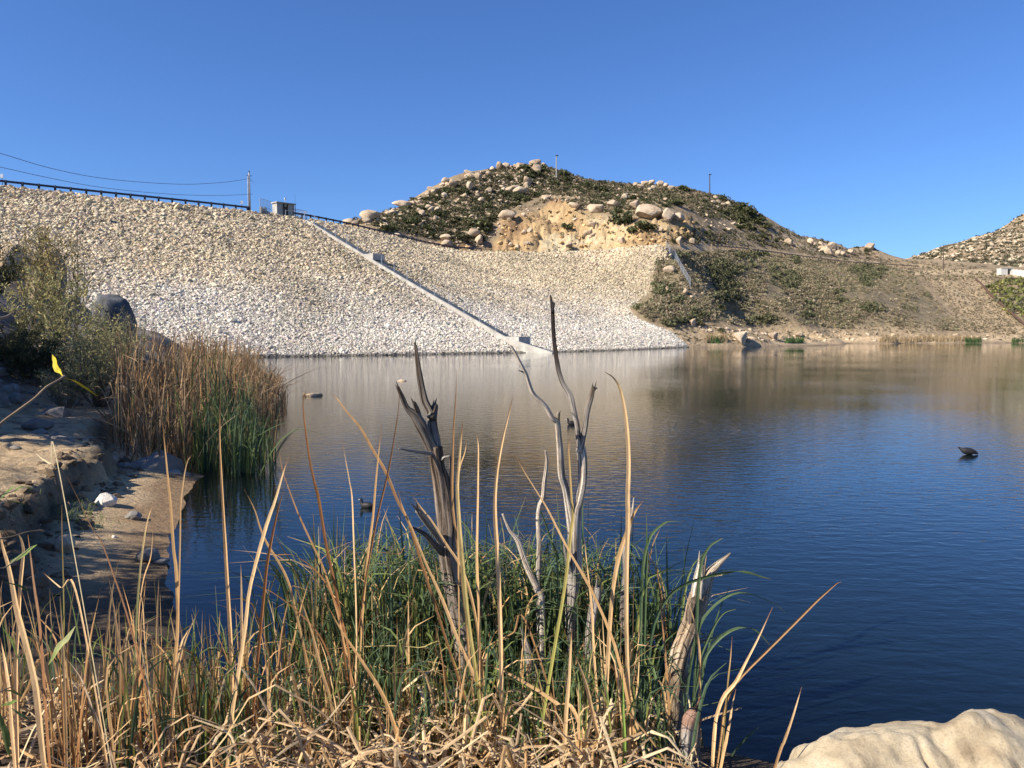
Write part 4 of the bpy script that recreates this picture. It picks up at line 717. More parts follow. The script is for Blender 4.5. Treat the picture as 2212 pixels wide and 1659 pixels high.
stone(20, 545, 56, 44, 'pale brown boulder at the left picture edge', 'boulder', False, 79, Y=36); stone(60, 552, 44, 38, 'light pinkish boulder beside the one at the picture edge', 'boulder', True, 80, Y=37); stone(70, 590, 62, 40, 'sunlit slab boulder in front of the pinkish one', 'boulder', True, 81, Y=34); stone(108, 550, 30, 30, 'shaded grey boulder right of the pinkish one', 'shore_stone', False, 82, Y=38)
pts = []
for k in range(2200):
    x_ = rng.uniform(-17, -6.5); y_ = rng.uniform(11, 32); s_ = float(shore(np.array(x_), np.array(y_)))
    if 2.2 < s_ < 9 and rng.random() < sm(1.8, 4.5, s_): pts.append((x_, y_, float(gz(np.array(x_), np.array(y_)))))
for k in range(1500):
    x_ = rng.uniform(-8, -3.2); y_ = rng.uniform(6.5, 14); s_ = float(shore(np.array(x_), np.array(y_)))
    if .1 < s_ < 3 and rng.random() < .35: pts.append((x_, y_, float(gz(np.array(x_), np.array(y_))) - .012))
pts = np.array(pts); far_ = np.hypot(pts[:, 0] + 6, pts[:, 1] - 9) > 4.5
stones('slope_rubble', pts, np.where(far_, rng.lognormal(-2.2, .6, len(pts)), rng.uniform(.008, .03, len(pts))), (.25, .22, .19), 'loose rubble and pebbles on the left bank')
pts = []
for k in range(2600):
    x_ = rng.uniform(-8, -3.4); y_ = rng.uniform(6.5, 14.5); s_ = float(shore(np.array(x_), np.array(y_)))
    if .85 < s_ < 1.75: pts.append((x_, y_, float(gz(np.array(x_), np.array(y_))) - .01))
pts = np.array(pts); stones('bank_clods', pts, rng.lognormal(-3.15, .6, len(pts)), (.15, .105, .065), 'crumbled earth clods along the edge of the bank')
# feathery shrubs
def shrub_mesh(seed, h, spread, nst, leafn, leaf, colr, sp=.5):
    g = np.random.default_rng(seed); tw, lv, lc = [], [], []
    for i in range(nst):
        a = g.uniform(0, 6.28); rad = spread * g.uniform(.15, 1) ** .7; top = np.array([math.cos(a) * rad, math.sin(a) * rad, h * g.uniform(.55, 1.)]); b0 = np.array([math.cos(a), math.sin(a), 0]) * g.uniform(0, spread * .12)
        mid = b0 * .4 + top * .5 + g.normal(0, .08 * h, 3) * (1, 1, .3); c_ = catmull([b0, mid, top], 9); tw.append(tube(c_, [.022 * h / 3, .004], 7, 4)[:2])
        brs = [c_]
        for j in range(7):
            t = g.uniform(.3, .95); p0_ = c_[int(t * 8)]; d = g.normal(0, 1, 3); d[2] = abs(d[2]) + .6; d /= np.linalg.norm(d); L_ = h * g.uniform(.12, .3); e_ = np.array([p0_, p0_ + d * L_ * .5, p0_ + d * L_ + g.normal(0, .05, 3)]); br = catmull(e_, 6); brs.append(br); tw.append(tube(br, [.008 * h / 3, .002], 4, 3)[:2])
        for br in brs[1:] + [c_[4:]]:
            n_ = leafn; k_ = g.uniform(0, len(br) - 1.01, n_); i0 = k_.astype(int); p_ = br[i0] + (br[i0 + 1] - br[i0]) * (k_ - i0)[:, None] + g.normal(0, .035 * h / 3, (n_, 3)); u = g.normal(0, 1, (n_, 3)); u[:, 2] += .8; u /= np.linalg.norm(u, axis=1)[:, None]; w_ = np.cross(u, g.normal(size=(n_, 3))); w_ /= np.linalg.norm(w_, axis=1)[:, None]; L2 = leaf * g.uniform(.5, 1.3, n_)[:, None]
            lv.append(np.stack([p_, p_ + u * L2 * .5 + w_ * L2 * .13, p_ + u * L2, p_ + u * L2 * .5 - w_ * L2 * .13], 1).reshape(-1, 3)); lc.append(np.repeat(np.array(colr)[g.integers(0, len(colr), n_)] * g.normal(1, .2, (n_, 1)), 4, 0))
    V, F = join(tw); L = np.vstack(lv); return V, F, L, np.vstack(lc)
OLIVE = [(.44, .40, .17), (.36, .34, .14), (.52, .42, .19), (.28, .28, .12)]; GREY = [(.24, .25, .13), (.19, .2, .1), (.3, .28, .16)]; YEL = [(.46, .34, .12), (.36, .28, .1), (.26, .23, .09)]
SPROT = {}
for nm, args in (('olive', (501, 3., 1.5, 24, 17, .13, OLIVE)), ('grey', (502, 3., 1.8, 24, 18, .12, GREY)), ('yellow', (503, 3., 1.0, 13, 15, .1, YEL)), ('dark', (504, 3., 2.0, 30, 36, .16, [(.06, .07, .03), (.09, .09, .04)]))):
    V, F, L, cc = shrub_mesh(*args); SPROT[nm] = (build('stems', V, F, MT['branch']), build('foliage', L, np.arange(len(L)).reshape(-1, 4), MT['col_leaf'], np.clip(cc, .01, .6)))
def bankshrub(px, Y, hpx, kind, lab, rz=0., z=None, wk=1.):
    x_ = (px - CX) / FV * Y; z0 = float(gz(np.array(x_), np.array(float(Y)))) if z is None else z; h = hpx * Y / FV; sc = h / 3
    e = thing('willow_shrub', lab, 'shrub', (x_, Y, z0 - .1), 'shrubs on the left bank', rz); e.scale = (sc * wk, sc * wk, sc)
    for me in SPROT[kind]: put(me, parent=e)
bankshrub(165, 22, 205, 'olive', 'olive green feathery shrub in front of the dark rounded boulder', .3, None, 1.1); bankshrub(212, 19.5, 185, 'olive', 'low olive shrub at the left end of the brown reeds', 2., None, 1.1); bankshrub(110, 25, 205, 'olive', 'tall olive shrub left of the dark rounded boulder', 1.2, None, 1.)
bankshrub(150, 28, 275, 'yellow', 'thin yellowish shrub standing tallest against the dam', .8); bankshrub(72, 29, 255, 'yellow', 'thin yellowish twigs in front of the pinkish boulder', 4., None, .8); bankshrub(20, 21, 110, 'dark', 'dark shaded bush at the left picture edge', .5); bankshrub(70, 20, 130, 'dark', 'dark shaded bush low on the slope', 3., None, 1.1); bankshrub(225, 22.5, 150, 'grey', 'grey-green shrub hiding the foot of the dark rounded boulder', 1.9, None, 1.1); bankshrub(-40, 27, 150, 'dark', 'dark bush behind the left picture edge', 1.); bankshrub(140, 18.5, 110, 'grey', 'grey-green shrub on the shaded slope above the brown reeds', 5., None, 1.2); bankshrub(252, 25, 170, 'grey', 'small olive shrub right of the dark rounded boulder', 2.6, None, .7)
# trees just outside the picture on the left whose shade falls over the bank
def offtree(x_, y_, h, wk, kind, lab, rz):
    e = thing('willow_tree', lab, 'tree', (x_, y_, float(gz(np.array(x_), np.array(y_))) - .2), 'trees left of the picture', rz); e.scale = (h / 3 * wk, h / 3 * wk, h / 3)
    for me in SPROT[kind]: put(me, parent=e)
for i, a in enumerate([(-16.5, 12.6, 4.4, 1.1, 'dark'), (-17.5, 15.5, 4.8, 1.1, 'dark'), (-20.5, 18.5, 3.6, 1.1, 'dark'), (-25, 22.5, 3.4, 1.1, 'dark'), (-20, 13.5, 4.6, 1., 'dark'), (-26, 17, 3.8, 1., 'dark'), (-8.0, 4.8, 4.0, .9, 'dark'), (-8.9, 5.9, 3.4, .7, 'dark'), (-14.2, 11.4, 5.2, .95, 'dark')]): offtree(*a, 'leafy dark willow tree shading the left bank', i * 1.1)

# ------------------------------------------------------------------ dead trees standing in the shallows
def limb(pix, wid, Y, dY=0., ends=None):
    pix = np.array(pix, float); n = len(pix); Ys = Y + np.linspace(0, dY, n); Q_ = np.array([P(a, b, Y=c_) for (a, b), c_ in zip(pix, Ys)]); r = np.interp(np.linspace(0, 1, n), np.linspace(0, 1, len(wid)), wid) / 2 / FV * Ys; return Q_, r
def deadtree(label, parts, Y, base):
    e = thing('dead_tree', label, 'dead tree', tuple(P(*base, Y=Y) * (1, 1, 0)))
    for k, (nm, pix, wid, dY, char) in enumerate(parts):
        Q_, r = limb(pix, wid, Y, dY)
        if nm == 'trunk': q = Q_[0].copy(); q[2] = min(-.35, q[2] - .2); Q_ = np.vstack([q, Q_]); r = np.r_[r[0] * 1.1, r]
        n = max(10, int(np.linalg.norm(np.diff(Q_, axis=0), axis=1).sum() / .022)); V, F, UV = tube(Q_, r, n, 22, .34, k * 5 + int(base[0]), 9)
        if wid[-1] >= 6 and nm != 'bark_flap':
            td = Q_[-1] - Q_[-2]; td /= np.linalg.norm(td); pc = [(V, F, UV)]
            for q_ in range(4):
                o_ = rng.normal(0, 1, 3); o_ -= td * (o_ @ td); o_ = o_ / np.linalg.norm(o_) * r[-1] * rng.uniform(.3, .8); L_ = r[-1] * rng.uniform(1.5, 5); b_ = Q_[-1] + o_ - td * r[-1]; pc.append(tube([b_, b_ + td * L_ * .6 + o_ * .2, b_ + td * L_ + o_ * .5 + td * r[-1]], [r[-1] * .5, r[-1] * .35, .0015], 6, 6))
            V, F, UV = join(pc)
        UV[:, 1] += k * 1.7; hgt = proj(V)[1]; tone = np.full((len(V), 3), .85)
        if char:
            t = sm(char[0], char[1], hgt)[:, None]; tone = tone * t + np.array(char[2]) * (1 - t) if len(char) < 4 else tone * (1 - t) + np.array(char[2]) * t
        wet_ = sm(.1, .5, V[:, 2] + .1 * n3(V[:, 0] * 9, V[:, 1] * 9, V[:, 2] * 2, 4))[:, None]; tone = tone * (.45 + .55 * wet_)
        mk(nm, V, F, MT['deadwood'], parent=e, col=tone, smooth=True, uv=UV)
GR = (.50, .45, .41); WH = (1.75, 1.66, 1.52); BLK = (.12, .1, .095)
deadtree('grey weathered dead tree with a broken forked top and a dark hollow limb', [
    ('trunk', [(1012, 1425), (1007, 1414), (989, 1326), (975, 1256), (965, 1185), (968, 1080), (959, 1123 - 40), (953, 1042), (943, 995), (940, 970)][:5] + [(964, 1130), (959, 1090), (953, 1042), (943, 995), (940, 965)], [42, 40, 36, 35, 35, 34, 31, 30, 28, 26], 0, (700, 2000, (.46, .37, .29))),
    ('branch', [(942, 985), (941, 955), (936, 930), (933, 905), (927, 886), (918, 868), (912, 839), (907, 810), (903, 785), (898, 747)], [22, 19, 17, 17, 16, 15, 12, 11, 9, 7], .12, (740, 1010, (.24, .2, .17))),
    ('branch', [(942, 990), (932, 965), (921, 942), (909, 917), (896, 896), (880, 882), (869, 857), (859, 836)], [22, 23, 22, 24, 19, 11, 9, 6], -.1, (800, 1100, (.26, .22, .19))),
    ('stub', [(904, 900), (901, 886), (894, 869)], [11, 9, 7], -.12, (700, 1300, (.45, .38, .32))), ('stub', [(932, 905), (936, 890), (940, 876)], [16, 13, 11], .1, (700, 1300, (.4, .36, .33))),
    ('twig', [(944, 986), (930, 980), (909, 977), (884, 973), (861, 969)], [9, 7, 6, 5, 4], -.2, None), ('twig', [(950, 996), (957, 991), (962, 987), (971, 985)], [8, 6, 4, 3], -.1, None),
    ('branch', [(980, 1190), (979, 1140), (977, 1085), (976, 1040), (973, 992)], [18, 14, 11, 10, 6], .1, (700, 2000, (.7, .66, .62))),
    ('stub', [(962, 1186), (944, 1155), (924, 1128), (903, 1100)], [19, 18, 16, 13], -.25, None), ('stub', [(962, 1200), (940, 1177), (918, 1154), (890, 1139)], [16, 13, 10, 5], -.3, (700, 2000, BLK))], 5.0, (1010, 1420))
deadtree('tall bleached white dead tree with slender forked branches and a charred tip', [
    ('trunk', [(1231, 1420), (1232, 1396), (1235, 1326), (1239, 1256), (1240, 1203), (1240, 1133), (1243, 1100), (1248, 1085), (1257, 1042), (1258, 995), (1254, 968)], [20, 20, 23, 25, 26, 25, 22, 20, 18, 18, 18], 0, (1060, 1240, WH)),
    ('branch', [(1238, 1150), (1231, 1115), (1221, 1058), (1212, 1027), (1209, 980), (1206, 942), (1203, 911), (1193, 903), (1178, 877), (1153, 852), (1143, 830), (1137, 810), (1128, 792), (1112, 761), (1103, 745)], [20, 16, 13.5, 13, 12, 11, 11, 9, 8.5, 8, 8, 7.5, 6.5, 5, 2], -.25, (650, 2000, WH)),
    ('twig', [(1204, 925), (1206, 908), (1207, 891)], [9, 7, 6], -.18, (650, 2000, WH)), ('twig', [(1137, 810), (1130, 804), (1120, 800)], [4, 3, 1.5], -.2, None),
    ('branch', [(1254, 975), (1249, 942), (1246, 917), (1241, 893), (1235, 866), (1231, 852), (1222, 838), (1215, 826), (1208, 805), (1204, 785), (1200, 760), (1197, 735), (1195, 708), (1193, 667), (1189, 638)], [13, 11, 11, 10.5, 10.5, 10, 9, 9, 8.5, 9, 9, 8.5, 8, 8, 4], .15, (775, 850, BLK)),
    ('twig', [(1193, 675), (1195, 664), (1197, 655)], [6, 5, 4], .15, (775, 850, BLK)),
    ('branch', [(1254, 978), (1259, 949), (1265, 917), (1267, 900), (1271, 880), (1278, 858), (1282, 838)], [14, 12, 11, 11, 12, 10, 8], -.1, (845, 880, (.4, .35, .3))), ('twig', [(1281, 842), (1285, 840), (1289, 838)], [6, 5, 3], -.1, None),
    ('stub', [(1236, 1240), (1226, 1215), (1220, 1185), (1219, 1165)], [12, 10, 7, 3], -.1, None)], 5.05, (1232, 1400))
deadtree('thin crooked grey sapling between the two dead trees', [('trunk', [(1165, 1425), (1165, 1326), (1163, 1256), (1165, 1185), (1162, 1123), (1166, 1092), (1173, 1075), (1176, 1042), (1181, 1000), (1178, 973)], [13, 12, 11, 10, 9, 9, 8.5, 8, 6, 3], 0, (1140, 1260, WH)), ('twig', [(1180, 1006), (1184, 996), (1186, 988)], [5, 4, 2], 0, None)], 5.2, (1165, 1425))
deadtree('short pale forked branch leaning left of the thin sapling', [('trunk', [(1172, 1330), (1160, 1273), (1148, 1245), (1133, 1210), (1118, 1168), (1102, 1147), (1093, 1128), (1086, 1110)], [12, 11, 11, 10, 9, 7, 5, 5], 0, (900, 2000, WH)), ('twig', [(1118, 1168), (1119, 1160), (1120, 1155)], [6, 5, 3], 0, None)], 5.0, (1172, 1330))
deadtree('broken dark stump with a pale splintered top among the reeds', [('trunk', [(1180, 1530), (1169, 1484), (1148, 1432), (1140, 1402), (1133, 1380)], [24, 24, 20, 18, 12], 0, (1385, 1410, (1.1, 1.05, 1.)))], 4.7, (1180, 1530))
deadtree('slim dead stem with a pale tip behind the tall tan reeds', [('trunk', [(1345, 1400), (1345, 1298), (1352, 1238), (1350, 1196), (1361, 1150), (1366, 1110), (1369, 1075)], [13, 12, 11, 10, 9, 7, 2], 0, (1090, 1130, WH)), ('twig', [(1365, 1112), (1362, 1104), (1363, 1096)], [5, 4, 2], 0, None)], 5.1, (1345, 1400))
deadtree('short weathered stump left of the slim dead stem', [('trunk', [(1276, 1450), (1274, 1379), (1280, 1326), (1288, 1290), (1292, 1270)], [22, 22, 21, 20, 14], 0, None)], 4.9, (1276, 1440))
deadtree('thick leaning broken trunk with two splintered prongs at the right of the reeds', [('trunk', [(1448, 1570), (1452, 1519), (1463, 1449), (1477, 1396), (1494, 1351), (1508, 1305), (1512, 1282)], [46, 46, 43, 39, 36, 37, 34], 0, (1600, 2000, (1.0, .86, .7))),
    ('prong', [(1505, 1310), (1507, 1277), (1511, 1248), (1515, 1218)], [26, 23, 20, 13], -.05, (1200, 2000, WH)), ('prong', [(1512, 1318), (1522, 1277), (1532, 1242), (1545, 1226), (1558, 1213), (1578, 1195)], [26, 26, 22, 17, 11, 4], .1, (1700, 2000, (1.3, 1.18, 1.0))),
    ('stub', [(1500, 1388), (1513, 1384), (1530, 1378)], [11, 10, 9], .05, None), ('bark_flap', [(1497, 1350), (1497, 1320), (1503, 1293)], [24, 26, 18], -.09, (1100, 2000, (.35, .28, .23)))], 4.85, (1450, 1560))
deadtree('stubby round-topped post stump with a reddish top at the bottom right of the reeds', [('trunk', [(1490, 1665), (1491, 1640), (1491, 1607), (1494, 1572), (1497, 1548), (1501, 1534)], [42, 42, 40, 39, 37, 22], 0, (1560, 1590, (.55, .36, .29)))], 3.95, (1490, 1660))

# ------------------------------------------------------------------ the pale boulder at the bottom right
v = rock(91, IS4, 0, .0); 
sil = np.array([(1668, 1675), (1705, 1643), (1745, 1624), (1800, 1595), (1860, 1585), (1920, 1578), (1990, 1576), (2020, 1580), (2070, 1555), (2120, 1546), (2170, 1560), (2230, 1585), (2330, 1640), (2420, 1720)], float)
g1 = np.linspace(0, 1, 150); rows = np.linspace(-1, 1, 130); top = catmull(np.array([P(a, b, Y=2.75) for a, b in sil]), 150); VV = []
for r_ in rows:
    yb = 2.75 + (r_ * .95 if r_ < 0 else r_ * .8) ; fall = (abs(r_) ** (1.7 if r_ < 0 else 2.2)) * (1.0 if r_ < 0 else 1.3)
    q = top.copy(); q[:, 0] = top[:, 0] * (yb / 2.75 if r_ > 0 else 1.) + max(0, r_) * .1; q[:, 1] = yb; q[:, 2] = top[:, 2] - fall * .95; VV.append(q)
VV = np.array(VV); nz = fbm(VV[..., 0] * 2.2, VV[..., 1] * 2.2, VV[..., 2] * 2, 4, 150); crk = np.abs(fbm(VV[..., 0] * 1.5 + 5, VV[..., 1] * 1.5, VV[..., 2], 3, 151)); inn = (1 - np.abs(rows)[:, None] * .3) * np.minimum(1, np.abs(rows)[:, None] * 4 + .15)
VV[..., 2] += inn * (.045 * nz - .05 * np.exp(-(crk / .03) ** 2)) + .012 * fbm(VV[..., 0] * 14, VV[..., 1] * 14, 0, 3, 152)
n = 150; i, j = np.meshgrid(np.arange(129), np.arange(n - 1), indexing='ij'); Q = np.stack([i * n + j, i * n + j + 1, (i + 1) * n + j + 1, (i + 1) * n + j], -1).reshape(-1, 4)
mk('boulder', VV.reshape(-1, 3), Q, MT['bigrock'], tuple(P(2100, 1620, Y=2.75)), smooth=True, label='large smooth pale boulder at the bottom right corner of the bank', category='boulder')

# ------------------------------------------------------------------ reeds
STR, TAN, BRN, RED = (.57, .355, .16), (.76, .52, .27), (.25, .125, .055), (.38, .17, .065); DGR = (.05, .085, .045); GRN, BGR, YGR, OLV = (.105, .16, .06), (.085, .135, .075), (.28, .31, .075), (.2, .2, .06)
def blade(pts, w, cb, ct, tip=None, n=14, face=0., fold=.25, wprof=None):
    """A folded leaf: pts from base to tip, width w, colours base/top/tip."""
    c_ = catmull(pts, n); T = np.gradient(c_, axis=0); T /= np.linalg.norm(T, axis=1)[:, None] + 1e-9; wd = np.array([math.cos(face), math.sin(face), 0.]); S_ = wd - T * (T @ wd)[:, None]; S_ /= np.linalg.norm(S_, axis=1)[:, None] + 1e-9; N_ = np.cross(T, S_)
    t = np.linspace(0, 1, n); ww = w * (np.minimum(1, .75 + t) * np.clip((1 - t) / .45, 0.04, 1) ** .7 if wprof is None else np.interp(t, np.linspace(0, 1, len(wprof)), wprof))
    if n > 12: ww = ww * (1 + .16 * n3(t * 9, c_[0, 0] * 31, c_[0, 1] * 17, 5)); c_ = c_ + S_ * (w * .22 * n3(t * 6, c_[0, 0] * 13, c_[0, 1] * 7, 6))[:, None]
    V = np.stack([c_ - S_ * ww[:, None] / 2, c_ + N_ * (ww * fold)[:, None], c_ + S_ * ww[:, None] / 2], 1).reshape(-1, 3); i = np.arange(n - 1) * 3; F = np.concatenate([np.stack([i, i + 1, i + 4, i + 3], 1), np.stack([i + 1, i + 2, i + 5, i + 4], 1)])
    cc = np.array(cb) + (np.array(ct) - np.array(cb)) * t[:, None]
    if tip is not None: k = sm(.86, .97, t)[:, None]; cc = cc * (1 - k) + np.array(tip) * k
    return V, [F], np.repeat(cc, 3, 0)
def reed(pix, w, cb, ct, Y, label, tip=BRN, dY=0., face=None, group='dry reed leaves standing in front', name='reed_leaf', rooted=True, n=26):
    Y *= .92; pix = np.array(pix, float)[::-1]; Ys = Y + np.linspace(0, dY, len(pix)); Q_ = np.array([P(a, b, Y=c_) for (a, b), c_ in zip(pix, Ys)])
    if rooted:
        g_ = min(0., float(gz(Q_[0][0], Q_[0][1]))) if Q_[0][2] > .0 else Q_[0][2]; g_ = max(float(gz(Q_[0][0], Q_[0][1])), -.3) - .05
        if Q_[0][2] > g_ + .1: d = Q_[0] - Q_[1]; d /= np.linalg.norm(d); b = Q_[0].copy(); k = (Q_[0][2] - g_); b[:2] += np.clip(d[:2] / max(.5, -d[2]), -.35, .35) * k; b[2] = g_; Q_ = np.vstack([b, Q_])
    f = face if face is not None else rng.uniform(-1., .1); V, F, cc = blade(Q_, w / FV * Y * .88, cb, ct, tip, n, f, rng.uniform(.12, .3)); cc = cc * (1 + .12 * n3(V[:, 2] * 6, V[:, 0] * 3, V[:, 1], int(w * 7)))[:, None]
    mk(name, V, F, MT['reed'], tuple(Q_[0]), col=np.clip(cc, .02, .85), label=label, category='reed', group=group)
